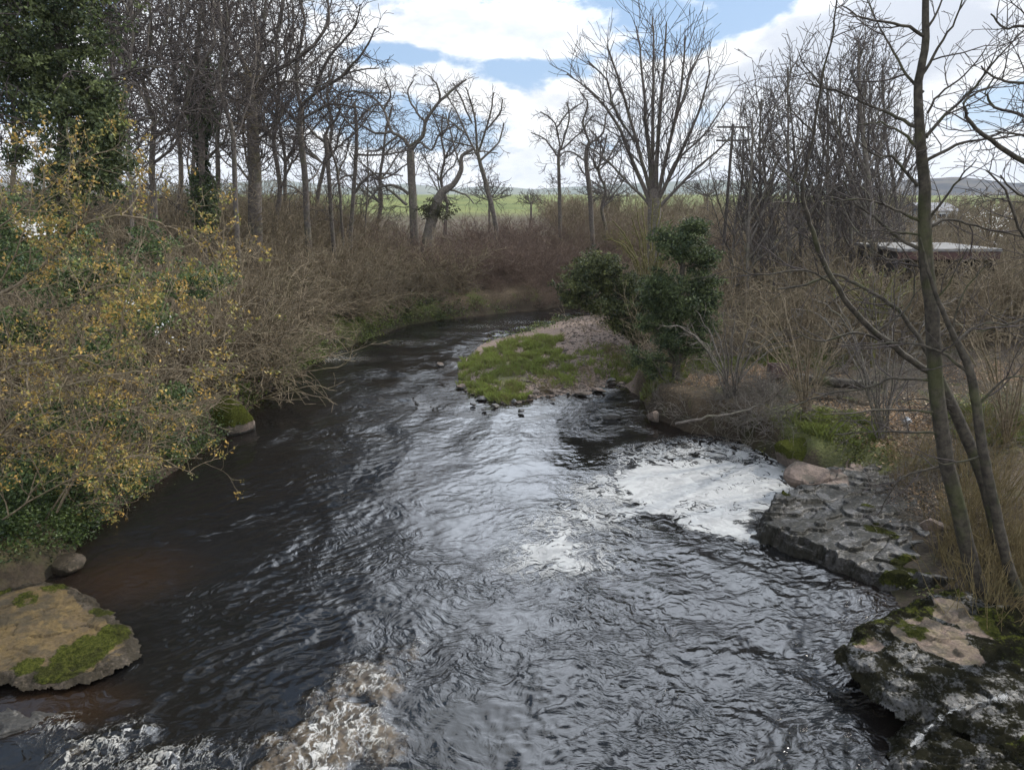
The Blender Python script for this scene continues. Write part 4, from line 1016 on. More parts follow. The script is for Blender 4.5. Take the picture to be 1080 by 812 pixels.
# ------------------------------------------------------------------ evergreens
def evergreen(name, label, y, trunk, lobes, seed, tA, tB, size=.10, bark='bark_alder', per=30, cr=.26, limbs=()):
    r_ = np.random.RandomState(seed)
    lm = []
    t0 = trunk[-1]
    for (u, v, dy, rx, rz, n) in lobes:
        k = min(range(len(trunk)), key=lambda i: abs(trunk[i][1] - (v + 15)))
        lm.append((max(2, trunk[k][2] * .5), 1.5, trunk[k][:2], ((trunk[k][0] + u) / 2, (trunk[k][1] + v) / 2 + 3), (u, v)))
    root, B, rl = build_tree(name, label, 'tree', y, trunk, limbs_w(*(list(lm) + list(limbs))), 'sapl', seed, bark=bark, twig='twig_brown', maxlv=2, spread=.3, crown_name='twigs')
    ps = []
    for (u, v, dy, rx, rz, n) in lobes:
        q, tone = clumps(r_, P(u, v, y + dy), (rx * 1.08, rx, rz * 1.12), int(n * 1.05), per, cr, .1)
        c = P(u, v, y + dy)
        ps.append(leaf_cloud(q, size, r_, tA, tB, shade=tone * .75))
    add_leaves('crown', ps, M['ivy'], root, rl)
    return root
evergreen('holly_tree', 'dark evergreen tree with a bare black trunk base on the right bank', 23,
    [(714, 415, 15), (713, 380, 14), (716, 330, 11), (720, 280, 8), (722, 245, 5)],
    [(722, 262, 0, .85, .62, 150), (700, 300, -.3, .8, .5, 110), (738, 300, .2, .75, .55, 110), (718, 325, -.2, .95, .5, 130), (690, 340, .2, .7, .5, 90), (690, 315, .1, .6, .5, 80), (745, 320, .2, .6, .5, 80), (735, 365, .1, .5, .3, 50), (740, 345, 0, .6, .4, 60), (705, 355, -.3, .6, .4, 70), (730, 240, 0, .5, .3, 60), (700, 250, .3, .45, .35, 45), (690, 385, .3, .55, .5, 50), (672, 375, .6, .4, .4, 30), (745, 272, .2, .45, .4, 50), (716, 362, 0.1, .35, .6, 60)], 701, (.024, .040, .018), (.105, .13, .045), size=.085, cr=.22)
evergreen('evergreen_bush', 'rounded evergreen bush leaning out over the gravel bar', 29,
    [(668, 360, 11), (660, 330, 10), (645, 300, 8), (632, 280, 5)],
    [(632, 280, 0, 1.15, .62, 150), (610, 300, -.4, .95, .5, 110), (650, 300, .2, 1.05, .6, 120), (640, 322, -.3, 1.1, .42, 110), (668, 320, .3, .9, .7, 110), (618, 285, .2, .7, .5, 70), (655, 340, 0, .8, .4, 70), (690, 320, .2, .8, .6, 100), (682, 300, .3, .6, .4, 60), (672, 350, -.2, .7, .4, 70), (604, 316, -.3, .6, .28, 45), (680, 345, .5, .6, .5, 60)], 702, (.024, .034, .014), (.145, .155, .052), size=.11, cr=.28)

# ------------------------------------------------------------------ shrubs in bud and in blossom
def fan_shrub(name, label, y, u, vb, spread_px, hgt, n, seed, bark, twig, maxlv=3, ls=1.0, ds=1.0, leaf=None, cat='shrub', rmin_w=1.6, style='sapl'):
    r_ = random.Random(seed); lm = []
    for k in range(n):
        a = R(-62 + 124 * (k + r_.uniform(-.3, .3)) / max(n - 1, 1)); L = hgt * r_.uniform(.75, 1.1)
        x1 = u + math.sin(a) * spread_px * r_.uniform(.8, 1.1)
        lm.append((3.2, rmin_w, (u + r_.uniform(-5, 5), vb), (u + (x1 - u) * .35, vb - L * .45), (u + (x1 - u) * .7, vb - L * .75 * (1 - .12 * abs(a))), (x1, vb - L * (1 - .3 * abs(a)))))
    root, B, rl = build_tree(name, label, cat, y, [(u, vb, 6), (u, vb - hgt * .12, 5)], limbs_w(*lm), style, seed, bark=bark, twig=twig, maxlv=maxlv, ls=ls, ds=ds, spread=.8)
    if leaf:
        mat, size, tA, tB, prob, npt = leaf; pts = []; rs2 = np.random.RandomState(seed)
        for b in B:
            if b[2] >= 2:
                for q in b[0][1:]:
                    if r_.random() < prob: pts += [q] * npt
        C = np.array(pts) + rs2.normal(0, size * .7, (len(pts), 3))
        add_leaves('leaves' if mat != 'petal' else 'blossom', [leaf_cloud(C, size, rs2, tA, tB)], M[mat], root, rl)
    return root
fan_shrub('willow_shrub', 'willow shrub breaking into yellow-green bud in front of the ash', 37, 684, 318, 58, 108, 16, 711, 'twig_green', 'twig_green', ls=1.5, ds=1.2, leaf=('leaf', .075, (.12, .115, .03), (.24, .22, .075), .30, 2))
fan_shrub('blossom_shrub', 'shrub in white blossom behind the alder at the right edge', 34, 1045, 262, 32, 52, 9, 712, 'twig_brown', 'twig_brown', ls=1.0, leaf=('petal', .075, (.55, .54, .50), (.80, .79, .76), .42, 2))
fan_shrub('blossom_shrub', 'pale grey flowering shrub left of the flat roofed shed', 38, 955, 275, 34, 50, 9, 713, 'bark_grey', 'bark_grey', ls=1.0, leaf=('petal', .07, (.32, .31, .29), (.52, .51, .48), .30, 1))
fan_shrub('budding_shrub', 'bright green budding shrub under the flat roofed shed', 24, 925, 345, 60, 62, 12, 714, 'twig_green', 'twig_green', ls=1.2, leaf=('leaf', .06, (.10, .13, .03), (.19, .23, .06), .3, 2))

for (u, vb, y, sp_, hg, n_, sd_, lb) in [(850, 440, 18.8, 95, 150, 13, 731, 'bare twiggy shrub on the bank right of the saplings'), (930, 462, 17.2, 110, 190, 14, 732, 'bare twiggy shrub between the moss patch and the straight alder'),
                                   (1062, 470, 16.4, 110, 210, 14, 733, 'bare twiggy shrub behind the alder stems at the right edge'), (770, 420, 20.6, 75, 110, 12, 734, 'bare twiggy shrub at the undercut bank beside the evergreen')]:
    fan_shrub('bare_shrub', lb, y, u, vb, sp_, hg, n_, sd_, 'twig_brown' if sd_ % 2 else 'bark_grey', 'twig_brown' if sd_ % 2 else 'bark_grey', ls=1.15, ds=1.1, rmin_w=1.0)

# left foreground: the shrub with young ochre leaves
def ochre_shrub():
    r_ = random.Random(88); rs2 = np.random.RandomState(88); B = []
    S = dict(STYLE['near']); S = {**S, 'len': (1.5, .85, .42, .2), 'dens': (2.3, 2.8, 3.4, 0, 0), 'rmin': .0042, 'step': .14, 'gn': (.06, .12, .17, .2), 'up': (0, .03, .03, .02), 'ang': (45, 48, 46, 45)}
    stems = [((-60, 480), (0, 395), (45, 383), (75, 376), (110, 372), (150, 350)), ((-50, 330), (20, 300), (68, 258), (75, 245), (105, 230), (150, 231), (180, 240), (215, 258)), ((-60, 290), (0, 240), (60, 190), (110, 160), (150, 170)), ((-40, 520), (30, 470), (90, 440), (140, 430), (200, 425)),
             ((-40, 580), (30, 530), (90, 500), (150, 480), (205, 500)), ((-60, 420), (10, 350), (80, 310), (150, 300), (215, 320)), ((-20, 560), (60, 480), (130, 470), (190, 465)), ((40, 560), (90, 480), (120, 400), (170, 330), (190, 280)), ((100, 520), (140, 440), (190, 380), (230, 330), (225, 280)),
             ((-60, 360), (0, 300), (40, 220), (90, 190)), ((-60, 620), (0, 560), (60, 540), (120, 520)), ((60, 540), (110, 440), (130, 330), (150, 250)), ((-60, 540), (-10, 470), (40, 420), (100, 400), (170, 390), (228, 395)), ((20, 560), (70, 430), (90, 330), (60, 260)), ((-40, 440), (20, 410), (60, 340), (120, 290), (170, 240), (230, 250))]
    for i, s in enumerate(stems):
        y0 = 12.2 + r_.uniform(-.9, 1.6)
        dy = r_.uniform(-.7, .7); n = len(s)
        pts = [P(u, v, y0 + dy * k / n + .35 * abs(k - n / 2)) for k, (u, v) in enumerate(s)]
        w0 = .045 if i < 2 else r_.uniform(.014, .026)
        rad = [w0 * (1 - .8 * k / (n - 1)) for k in range(n)]
        q = smooth_line(pts, rad, r_, 5, .012)
        B.append((q[0], q[1], 0)); sprout(B, r_, q[0], q[1], 0, S, 3)
    loc = (*P(20, 560, 12.4)[:2], .6)
    root = thing('ochre_leaved_shrub', 'large foreground shrub with young ochre-yellow leaves hanging over the left bank', 'shrub', loc)
    V, Fc = tubes([b for b in B if b[2] <= 1], (7, 5, 3, 3)); mk('branches', V, [Fc], M['twig_brown'], root, loc=loc)
    V, Fc = tubes([b for b in B if b[2] > 1]); mk('twigs', V, [Fc], M['twig_brown'], root, loc=loc)
    pts = []; tone = []
    for b in B:
        if b[2] >= 2:
            e = b[0]
            pr = .38 + 1.3 * float(noise(e[0][0] * .9 + 3, e[0][2] * .9 + 1, 41)) + .25 * (e[0][2] < 2.6)
            for k in ((-1, 1.0), (-2, .7), (-3, .35)):
                if len(e) >= -k[0] and r_.random() < pr * k[1] * .95:
                    tn = r_.random()
                    for _ in range(r_.randint(4, 11)):
                        pts.append(e[k[0]]); tone.append(tn)
    C = np.array(pts) + rs2.normal(0, .042, (len(pts), 3))
    add_leaves('leaves', [leaf_cloud(C, .066, rs2, (.15, .165, .042), (.40, .25, .068), shade=np.array(tone), tv=.45, asp=.55)], M['leaf'], root, loc)
    # white blossom of a few sprays
    ps = []
    for (u, v, n) in [(32, 238, 40), (40, 243, 40), (25, 245, 20), (137, 320, 14), (165, 345, 10), (178, 343, 12), (55, 242, 14), (194, 367, 10), (172, 352, 8)]:
        c = np.array(P(u, v, 11.6)); ps.append(c[None] + rs2.normal(0, .07, (max(4, n // 2), 3)))
    C = np.concatenate(ps)
    add_leaves('blossom', [leaf_cloud(C, .05, rs2, (.6, .58, .55), (.8, .79, .77))], M['petal'], root, loc)
    print('ochre', len(pts), len(B))
ochre_shrub()

# ------------------------------------------------------------------ thickets: tangles of bare stems nobody could count
def shrub_proto(seed, n, L, gn, droop, up, d1, l1, d2, l2, rmin, r0=.02, lean=(0, 0), open_=1.0):
    r_ = random.Random(seed); B = []
    S = dict(dens=(d1, d2, 0, 0), len=(l1, l2, .2, .2), ang=(45, 45, 45, 45), gn=(gn, gn * 1.2, gn * 1.4, gn), up=(0, .03, .02, 0), rmin=rmin, t0=(.15, .1, .1, .1), rk=.5, step=.22)
    for i in range(n):
        a = r_.uniform(0, 2 * PI); e = r_.uniform(.25, 1.2) / open_
        d = vnorm((math.cos(a) + lean[0], math.sin(a) + lean[1], e))
        pts, rad = grow(r_, (r_.gauss(0, .15), r_.gauss(0, .15), -.1), d, L * r_.uniform(.6, 1.15), r0 * r_.uniform(.6, 1.2), 9, gn, up, .3, droop)
        B.append((pts, rad, 2)); sprout(B, r_, pts, rad, 0, S, 2)
    return tubes(B, (4, 4, 3, 3, 3))

def scatter(name, label, cat, protos, spots, mat, seed, kind='stuff', smin=.7, smax=1.25, flat=1.0):
    r_ = random.Random(seed); Vs, Fs, b = [], [], 0
    for (x, y, z) in spots:
        V, Fc = protos[r_.randrange(len(protos))]
        a = r_.uniform(0, 2 * PI); s = r_.uniform(smin, smax); c, sn = math.cos(a) * s, math.sin(a) * s
        W = np.stack([V[:, 0] * c - V[:, 1] * sn + x, V[:, 0] * sn + V[:, 1] * c + y, V[:, 2] * s * flat + z], 1)
        Vs.append(W); Fs.append(Fc + b); b += len(V)
    return tag(mk(name, np.concatenate(Vs), [np.concatenate(Fs)], mat), label, cat, kind=kind)

def spots_px(rng, regions, n, ymin=0):
    """ground spots inside photo quadrilaterals given as (u0, v0, u1, v1, level), dropped on to the land"""
    out = []
    tot = sum(r[5] for r in regions)
    for (u0, v0, u1, v1, z, wgt) in regions:
        for _ in range(int(n * wgt / tot + .5)):
            for _try in range(12):
                p = G(rng.uniform(u0, u1), rng.uniform(v0, v1), z)
                g, d = land(np.array([p[0]]), np.array([p[1]]))
                if d[0] > .05 and p[1] < 90: out.append((p[0], p[1], float(g[0]) - .05)); break
    return out

def spots_land(rng, n, x0, x1, y0, y1, dmin, dmax, side_=None, zmax=9):
    """random spots on land within a strip along the water"""
    xs = np.array([rng.uniform(x0, x1) for _ in range(n * 14)]); ys = np.array([rng.uniform(y0, y1) for _ in range(n * 14)])
    g, d = land(xs, ys)
    ok = (d > dmin) & (d < dmax) & (g < zmax)
    if side_ is not None: ok &= side_(xs, ys)
    idx = np.nonzero(ok)[0][:n]
    return [(xs[i], ys[i], g[i] - .05) for i in idx]

rg = random.Random(31)
pA = [shrub_proto(800 + i, 15, 3.0, .13, .10, .05, 2.6, .9, 2.6, .4, .008, .022) for i in range(5)]
_bl = G(233, 458)
leftside = lambda x, y: (x < -2.5) & (y < 44) & (np.hypot(x - _bl[0], y - _bl[1]) > 1.9)
sp = [q for q in spots_land(rg, 175, -16, -2, 15, 44, .2, 6.5, leftside) if not (q[1] > 24 and q[0] > -8 and gz_(q[0] + 1.3, q[1]) < .05)]
sp += spots_land(rg, 60, -30, -7, 27, 44, 3, 16, lambda x, y: x < -.30 * y + 1.5)
scatter('thicket', 'tangle of bare grey-brown stems covering the left bank', 'thicket', pA, sp, M['twig_brown'], 1, smin=.75, smax=1.5)
pU = [shrub_proto(880 + i, 12, 4.2, .10, .02, .09, 1.8, 1.1, 2.0, .55, .013, .028, open_=.6) for i in range(4)]
sp = spots_land(rg, 175, -34, -7, 30, 54, 5, 26, lambda x, y: x < -.235 * y)
scatter('understory', 'grey-brown underwood among the oak trunks of the left bank', 'undergrowth', pU, sp, M['twig_brown'], 7, smin=.8, smax=1.25)
rU = random.Random(9)
pF = [shrub_proto(895 + i, 10, 3.6, .10, .02, .09, 1.5, 1.0, 1.3, .6, .022, .035, open_=.6) for i in range(5)]
sp = spots_land(rg, 130, -4, 16, 43.5, 51, .1, 4.5, lambda x, y: y > 43.5 + .12 * x)
scatter('thicket', 'dark reddish scrub hanging down to the water at the bend', 'thicket', pA[:3], sp, M['twig_red'], 13, smin=.4, smax=.75)
sp = [(x, y, gz_(x, y) - .1) for x, y in [(rU.uniform(4, 75), rU.uniform(58, 90)) for _ in range(480)]]
scatter('far_hedge', 'brown line of bare scrub along the skyline right of the ash', 'hedge', pF, sp, M['twig_brown'], 8, smin=.6, smax=1.1)
sp = [(x, y, gz_(x, y) - .1) for x, y in [(rU.uniform(-70, -14), rU.uniform(56, 84)) for _ in range(420)] if x < -.26 * y]
scatter('far_hedge', 'grey bare scrub along the field edge behind the oaks', 'hedge', pF, sp, M['bark_grey'], 14, smin=.6, smax=1.15)
sp = [(x, y, gz_(x, y) - .1) for x, y in [(rU.uniform(9, 30), rU.uniform(34, 56)) for _ in range(95)] if y > 44 + 0 * x or x > 12]
scatter('understory', 'brown bare underwood between the slim trees of the right hand clump', 'undergrowth', pU, sp, M['twig_brown'], 9, smin=.6, smax=1.0)
sp = spots_land(rg, 150, -12, 16, 40, 60, .25, 11, lambda x, y: y > 44.5 + .12 * x)
scatter('thicket', 'brown and reddish bare scrub on the steep far bank at the bend', 'thicket', pA[:3], sp, M['twig_red'], 2, smin=.65, smax=1.2)
sp = spots_land(rg, 26, -26, 1, 46, 58, 6, 18, lambda x, y: (x < -.20 * y)) + spots_land(rg, 26, 2, 20, 50, 60, 3, 14, lambda x, y: x > .05 * y)
scatter('thicket', 'taller grey scrub at both ends of the far bank', 'thicket', pA[2:], sp, M['twig_brown'], 12, smin=.9, smax=1.4)
# overhanging branches dipping over the water on the left
pO = [shrub_proto(830 + i, 7, 3.3, .10, .22, .03, 2.0, .9, 2.4, .4, .007, .026, lean=(.9, -.3)) for i in range(3)]
def fixed(protos, spots, mat, name, label, cat, seed):
    Vs, Fs, b = [], [], 0; r_ = random.Random(seed)
    for k, (x, y, z) in enumerate(spots):
        V, Fc = protos[k % len(protos)]; s = r_.uniform(.85, 1.2)
        a = r_.uniform(-.5, .5); c, sn = math.cos(a) * s, math.sin(a) * s
        W = np.stack([V[:, 0] * c - V[:, 1] * sn + x, V[:, 0] * sn + V[:, 1] * c + y, V[:, 2] * s + z], 1)
        Vs.append(W); Fs.append(Fc + b); b += len(V)
    return tag(mk(name, np.concatenate(Vs), [np.concatenate(Fs)], mat), label, cat, kind='stuff')
sp = [(*G(u, v, z)[:2], z) for (u, v, z) in [(275, 375, 1.6), (290, 365, 1.5), (300, 352, 1.6), (320, 345, 1.5), (350, 330, 1.8), (265, 350, 2.2), (290, 335, 2.2), (380, 318, 1.8), (410, 312, 1.8)]]
fixed(pO, sp, M['twig_brown'], 'overhanging_branches', 'bare branches drooping from the left bank over dark water', 'branches', 3)

# right bank: scrub around and behind the saplings, golden upright stems by the alders
pB = [shrub_proto(850 + i, 15, 2.5, .11, .03, .08, 2.8, .75, 2.6, .35, .007, .016, open_=.7) for i in range(5)]
rightside = lambda x, y: (x > 3.0)
def notlitter(x, y):
    ok = x > 4.5
    for (u, v, rr) in [(800, 378, 1.6), (955, 425, 1.0), (880, 455, 1.2)]:
        p = G(u, v, 1.4); ok &= np.hypot(x - p[0], y - p[1]) > rr
    return ok
sp = spots_land(rg, 150, 5, 26, 24, 46, .3, 30, notlitter)
scatter('thicket', 'grey-brown bare scrub behind the saplings on the right bank', 'thicket', pB, sp, M['twig_brown'], 4, smin=.9, smax=1.6)
sp = [(x, y, gz_(x, y) - .05) for x, y in [(rU.uniform(11, 23), rU.uniform(25, 29.4)) for _ in range(34)]]
scatter('thicket', 'brown bare scrub in front of the flat roofed shed', 'thicket', pB, sp, M['twig_brown'], 15, smin=1.0, smax=1.6)
sp = spots_px(rg, [(700, 400, 840, 470, 1.1, 6), (830, 385, 960, 420, 1.5, 6), (900, 330, 1090, 400, 1.8, 8), (1000, 380, 1090, 450, 1.5, 7), (735, 345, 780, 390, 1.4, 3), (690, 420, 820, 470, .9, 10), (930, 500, 1010, 560, .6, 3), (960, 440, 1040, 500, .9, 4)], 135)
pL = [shrub_proto(890 + i, 11, 1.25, .17, .12, .03, 3.4, .5, 3.6, .26, .0062, .013) for i in range(5)]
scatter('thicket', 'low tangled brown twigs over the undercut right bank', 'thicket', pL, sp, M['bark_grey'], 5, smin=.6, smax=1.1)
pG = [shrub_proto(870 + i, 26, 1.5, .07, .02, .10, 1.6, .35, 0, .2, .0042, .009, open_=.42) for i in range(4)]
sp = spots_px(rg, [(1010, 440, 1100, 560, 1.3, 8), (1030, 560, 1120, 630, 1.0, 4), (940, 470, 1010, 500, .9, 2), (985, 560, 1050, 605, .8, 1)], 56)
scatter('dry_stems', 'upright golden-brown dead stems between the alder trunks', 'undergrowth', pG, sp, M['stem_gold'], 6, smin=.5, smax=1.1)

# ------------------------------------------------------------------ green ground cover
def herb_patch(name, label, regions, n, size, tA, tB, seed, mat='leaf', lift=.12, per=14, spread=.16, flat=.3, land_clip=True):
    r_ = random.Random(seed); rs2 = np.random.RandomState(seed)
    C, tone = [], []
    tot = sum(q[4] for q in regions)
    for (u, v, z, rr, wgt) in regions:
        c = G(u, v, z); k = max(1, int(n * wgt / tot))
        a = rs2.rand(k) * 2 * PI; d = np.sqrt(rs2.rand(k)) * rr * (1 + .35 * rs2.normal(size=k)).clip(.3, 1.5)
        x = c[0] + np.cos(a) * d; y = c[1] + np.sin(a) * d
        g, dd = land(x, y)
        ok = dd > .02; x, y, g = x[ok], y[ok], g[ok]
        for i in range(len(x)):
            h = lift * r_.uniform(.4, 1.5); tn = r_.random()
            for _ in range(per):
                C.append((x[i] + r_.gauss(0, spread), y[i] + r_.gauss(0, spread), g[i] + h * r_.random())); tone.append(tn)
    V = leaf_cloud(np.array(C), size, rs2, tA, tB, shade=np.array(tone), flat=flat)
    return tag(add_leaves(name, [V], M[mat]), label, 'plants', kind='stuff')
herb_patch('ground_cover', 'low green leafy plants along the water line of the left bank', [(395, 350, .5, 2.0, 5), (340, 372, .4, 1.3, 4), (470, 335, .5, 2.4, 6), (430, 340, .5, 2, 5), (510, 330, .5, 2.2, 4), (320, 362, .9, 1.5, 3), (300, 375, 1, 1.2, 2), (540, 327, .5, 2, 3), (265, 405, .7, 1.0, 2), (360, 358, .8, 1.6, 3), (455, 322, 1.2, 3, 3), (520, 318, 1.4, 3, 3)], 3600, .10, (.045, .065, .016), (.15, .18, .04), 41, lift=.3)
herb_patch('ground_cover', 'dark green leafy undergrowth below the ochre shrub on the left bank', [(30, 560, .5, .8, 4), (60, 540, .6, .7, 4), (90, 520, .6, .6, 3), (20, 500, 1.2, 1, 3), (140, 500, .5, .5, 3), (180, 470, .5, .5, 2), (0, 590, .3, .5, 3), (200, 440, .8, .8, 2), (195, 482, .25, .45, 3), (222, 466, .25, .45, 3), (165, 505, .25, .4, 3), (150, 522, .2, .35, 2), (245, 447, .3, .4, 2), (110, 548, .2, .4, 2), (100, 430, 1.6, 1.5, 4), (30, 420, 2, 1.5, 4), (160, 360, 2.3, 1.8, 4), (80, 330, 3, 1.8, 4)], 3000, .075, (.022, .042, .014), (.085, .12, .03), 42, lift=.28)
herb_patch('ground_cover', 'bright green moss and leaves on the right bank between rock and alder', [(875, 455, .9, .9, 4), (905, 470, .8, .8, 4), (845, 450, .9, .8, 3), (730, 375, 1.2, 1.2, 3), (840, 362, 1.4, 1.5, 3), (690, 385, 1, .8, 3), (1060, 440, 1.2, 1.2, 3), (700, 405, .8, .5, 2), (1000, 600, .8, .4, 1), (830, 475, .7, .4, 2)], 1150, .07, (.045, .055, .014), (.14, .145, .035), 43, lift=.06, per=6, spread=.1)
herb_patch('leaf_litter', 'dry brown fallen leaves lying on the right bank', [(800, 377, 1.5, 2.0, 6), (955, 425, 1.2, 1.2, 3), (760, 390, 1.4, 1.3, 3), (840, 382, 1.5, 1.5, 3), (1040, 395, 1.6, 1.6, 3), (985, 445, 1.1, 1.2, 3), (930, 470, .7, .9, 2), (880, 420, 1.3, 1.3, 2), (990, 520, .7, .8, 2)], 1500, .085, (.10, .06, .03), (.38, .26, .15), 44, lift=.03, per=7, spread=.2, flat=.55)
def grass(name, label, regions, n, h, tA, tB, seed, thr=-.05):
    rs2 = np.random.RandomState(seed); tot = sum(q[4] for q in regions); X, Y = [], []
    for (u, v, z, rr, wgt) in regions:
        c = G(u, v, z); k = int(n * wgt / tot); a = rs2.rand(k) * 2 * PI; d = np.sqrt(rs2.rand(k)) * rr
        X.append(c[0] + np.cos(a) * d); Y.append(c[1] + np.sin(a) * d)
    x = np.concatenate(X); y = np.concatenate(Y)
    tuft = fbm(x * 1.7, y * 1.7, seed, 4, .6)
    ok = tuft + rs2.normal(0, .16, len(x)) > thr
    g, dd = land(x, y); ok &= dd > .03
    x, y, g, tuft = x[ok], y[ok], g[ok], tuft[ok]
    n = len(x); hh = h * rs2.uniform(.5, 1.4, n) * (1 + .9 * tuft)
    a = rs2.rand(n) * 2 * PI; l = rs2.uniform(.1, .9, n) * hh; wd = .012 + .012 * rs2.rand(n)
    p0 = np.stack([x - np.sin(a) * wd, y + np.cos(a) * wd, g - .01], 1); p1 = np.stack([x + np.sin(a) * wd, y - np.cos(a) * wd, g - .01], 1)
    p2 = np.stack([x + np.cos(a) * l * .45, y + np.sin(a) * l * .45, g + hh * .7], 1); p3 = np.stack([x + np.cos(a) * l, y + np.sin(a) * l, g + hh], 1)
    V = np.stack([p0, p1, p2, p3], 1).reshape(-1, 3); i = np.arange(n) * 4
    Fc = np.concatenate([np.stack([i, i + 1, i + 2], 1), np.stack([i, i + 2, i + 3], 1)])
    m = np.clip(.5 + .9 * tuft + rs2.normal(0, .25, n), 0, 1)[:, None]
    T = np.array(tA)[None] * (1 - m) + np.array(tB)[None] * m
    return tag(mk(name, V, [Fc], M['leaf'], tint=np.repeat(T, 4, 0), smooth=False), label, 'grass', kind='stuff')
herb_patch('ground_cover', 'dark ivy and moss along the foot of the far bank at the bend', [(560, 322, .8, 2.0, 3), (480, 318, 1.2, 2, 3), (530, 312, 1.6, 2.5, 3), (500, 300, 2.2, 2.5, 2), (440, 312, 1.8, 2, 2), (570, 318, 1.0, 1.6, 3)], 1100, .12, (.02, .032, .012), (.07, .09, .03), 45, lift=.3, per=10)
grass('grass', 'green tufted grass covering the left end of the gravel bar', [(520, 385, .2, 2.1, 6), (545, 372, .3, 2.0, 6), (500, 405, .2, .9, 2), (530, 412, .2, 1.0, 3), (575, 385, .3, 1.5, 2), (560, 360, .3, 1.6, 3), (590, 398, .2, 1.2, 1), (640, 375, .4, 1.5, 1), (535, 425, .1, .5, 1)], 60000, .15, (.12, .105, .045), (.17, .21, .05), 51, thr=.10)
grass('grass', 'dry green grass on top of the right bank', [(745, 372, 1.3, 1.6, 3), (840, 365, 1.5, 1.8, 3), (880, 452, .9, 1.1, 3), (1050, 440, 1.3, 1.4, 4), (700, 400, .8, .8, 2), (660, 385, .5, 1.2, 2)], 22000, .16, (.07, .065, .025), (.14, .17, .04), 52)

def pebbles():
    rs2 = np.random.RandomState(61); Vs, Fs, b = [], [], 0
    pr = [stone_mesh('p', 900 + i, 1, .75, .5, sub=1, flat=.6) for i in range(6)]
    px = [(rs2.uniform(*r[:2]), rs2.uniform(*r[2:4])) for r in [(560, 665, 375, 416), (590, 660, 335, 385), (545, 640, 395, 424), (490, 545, 405, 428), (580, 660, 385, 412)] for _ in range(620)]
    for (u, v) in px:
        p = G(u, v, .15); g, d = land(np.array([p[0]]), np.array([p[1]]))
        if d[0] < -.25: continue
        V, Fc = pr[rs2.randint(6)]; s_ = .035 + .14 * rs2.rand() ** 3; a = rs2.rand() * 6; c, sn = math.cos(a) * s_, math.sin(a) * s_
        Vs.append(np.stack([V[:, 0] * c - V[:, 1] * sn + p[0], V[:, 0] * sn + V[:, 1] * c + p[1], V[:, 2] * s_ + max(g[0], -.05) + .01], 1)); Fs.append(Fc + b); b += len(V)
    V = np.concatenate(Vs); z = np.zeros(len(V))
    tag(mk('pebbles', V, [np.concatenate(Fs)], M['rock_grey'], attrs={'moss': z, 'wet': sstep(.06, .02, V[:, 2]), 'crack': z}, smooth=False), 'pale cobbles and pebbles spread over the gravel bar', 'pebbles', kind='stuff')
pebbles()
sp = spots_px(rg, [(560, 400, 660, 412, .2, 3), (600, 375, 670, 395, .3, 4), (520, 395, 570, 420, .2, 2), (580, 345, 640, 370, .3, 2), (650, 380, 700, 420, .5, 4)], 46)
scatter('dry_stems', 'brown dead stems scattered over the gravel bar', 'undergrowth', pG, sp, M['stem_gold'], 16, smin=.2, smax=.5)
def ivy_bank():
    rs2 = np.random.RandomState(66); ps = []
    for (u, v, y, rx, rz, n) in [(20, 280, 15.5, .9, .6, 60), (70, 300, 15, .9, .6, 60), (120, 290, 15.5, .8, .5, 50), (20, 350, 14.5, .8, .5, 40), (200, 300, 17, .7, .5, 40), (150, 330, 15, .7, .5, 40), (70, 250, 17, .8, .5, 40), (0, 230, 16, .7, .6, 40), (110, 370, 14, .6, .5, 35), (60, 440, 13.4, .8, .4, 35), (30, 500, 13, .7, .4, 35), (120, 440, 14, .6, .4, 30), (180, 420, 15, .5, .4, 25), (160, 255, 18, .6, .5, 30), (230, 290, 20, .6, .4, 20)]:
        q, tone = clumps(rs2, P(u, v, y), (rx * 1.1, rx, rz * 1.1), int(n * 1.3), 26, .26, .2)
        ps.append(leaf_cloud(q, .085, rs2, (.03, .055, .02), (.12, .16, .05), shade=tone * .9))
    tag(add_leaves('ivy_undergrowth', ps, M['ivy']), 'dark green ivy smothering the ground behind the ochre shrub', 'ivy', kind='stuff')
ivy_bank()

# ------------------------------------------------------------------ buildings and other made things
def box(bm, x0, x1, y0, y1, z0, z1):
    r = bmesh.ops.create_cube(bm, size=1)
    for v in r['verts']:
        v.co = Vector(((x0 + x1) / 2 + v.co.x * (x1 - x0), (y0 + y1) / 2 + v.co.y * (y1 - y0), (z0 + z1) / 2 + v.co.z * (z1 - z0)))
def bobj(name, boxes, mat, parent, loc=(0, 0, 0), bev=.01, rz=None):
    bm = bmesh.new()
    for q in boxes: box(bm, *q)
    if bev: bmesh.ops.bevel(bm, geom=bm.edges[:], offset=bev, segments=1, affect='EDGES')
    me = bpy.data.meshes.new(name); bm.to_mesh(me); bm.free(); me.materials.append(mat)
    o = bpy.data.objects.new(name, me); COL.objects.link(o); o.parent = parent
    return o
M['felt'] = plain('roof_felt', (.17, .165, .16), .9)
M['fascia'] = plain('fascia_paint', (.06, .03, .027), .7)
M['timber'] = plain('dark_timber', (.035, .028, .024), .8)
M['render'] = plain('white_render', (.62, .61, .59), .85, .08)
M['slate'] = plain('slate', (.10, .10, .115), .6)
M['glass'] = plain('window_glass', (.03, .035, .045), .08, .1)
M['paint'] = plain('white_paint', (.7, .71, .73), .5, .08)
M['pole'] = plain('pole_timber', (.06, .05, .042), .85)

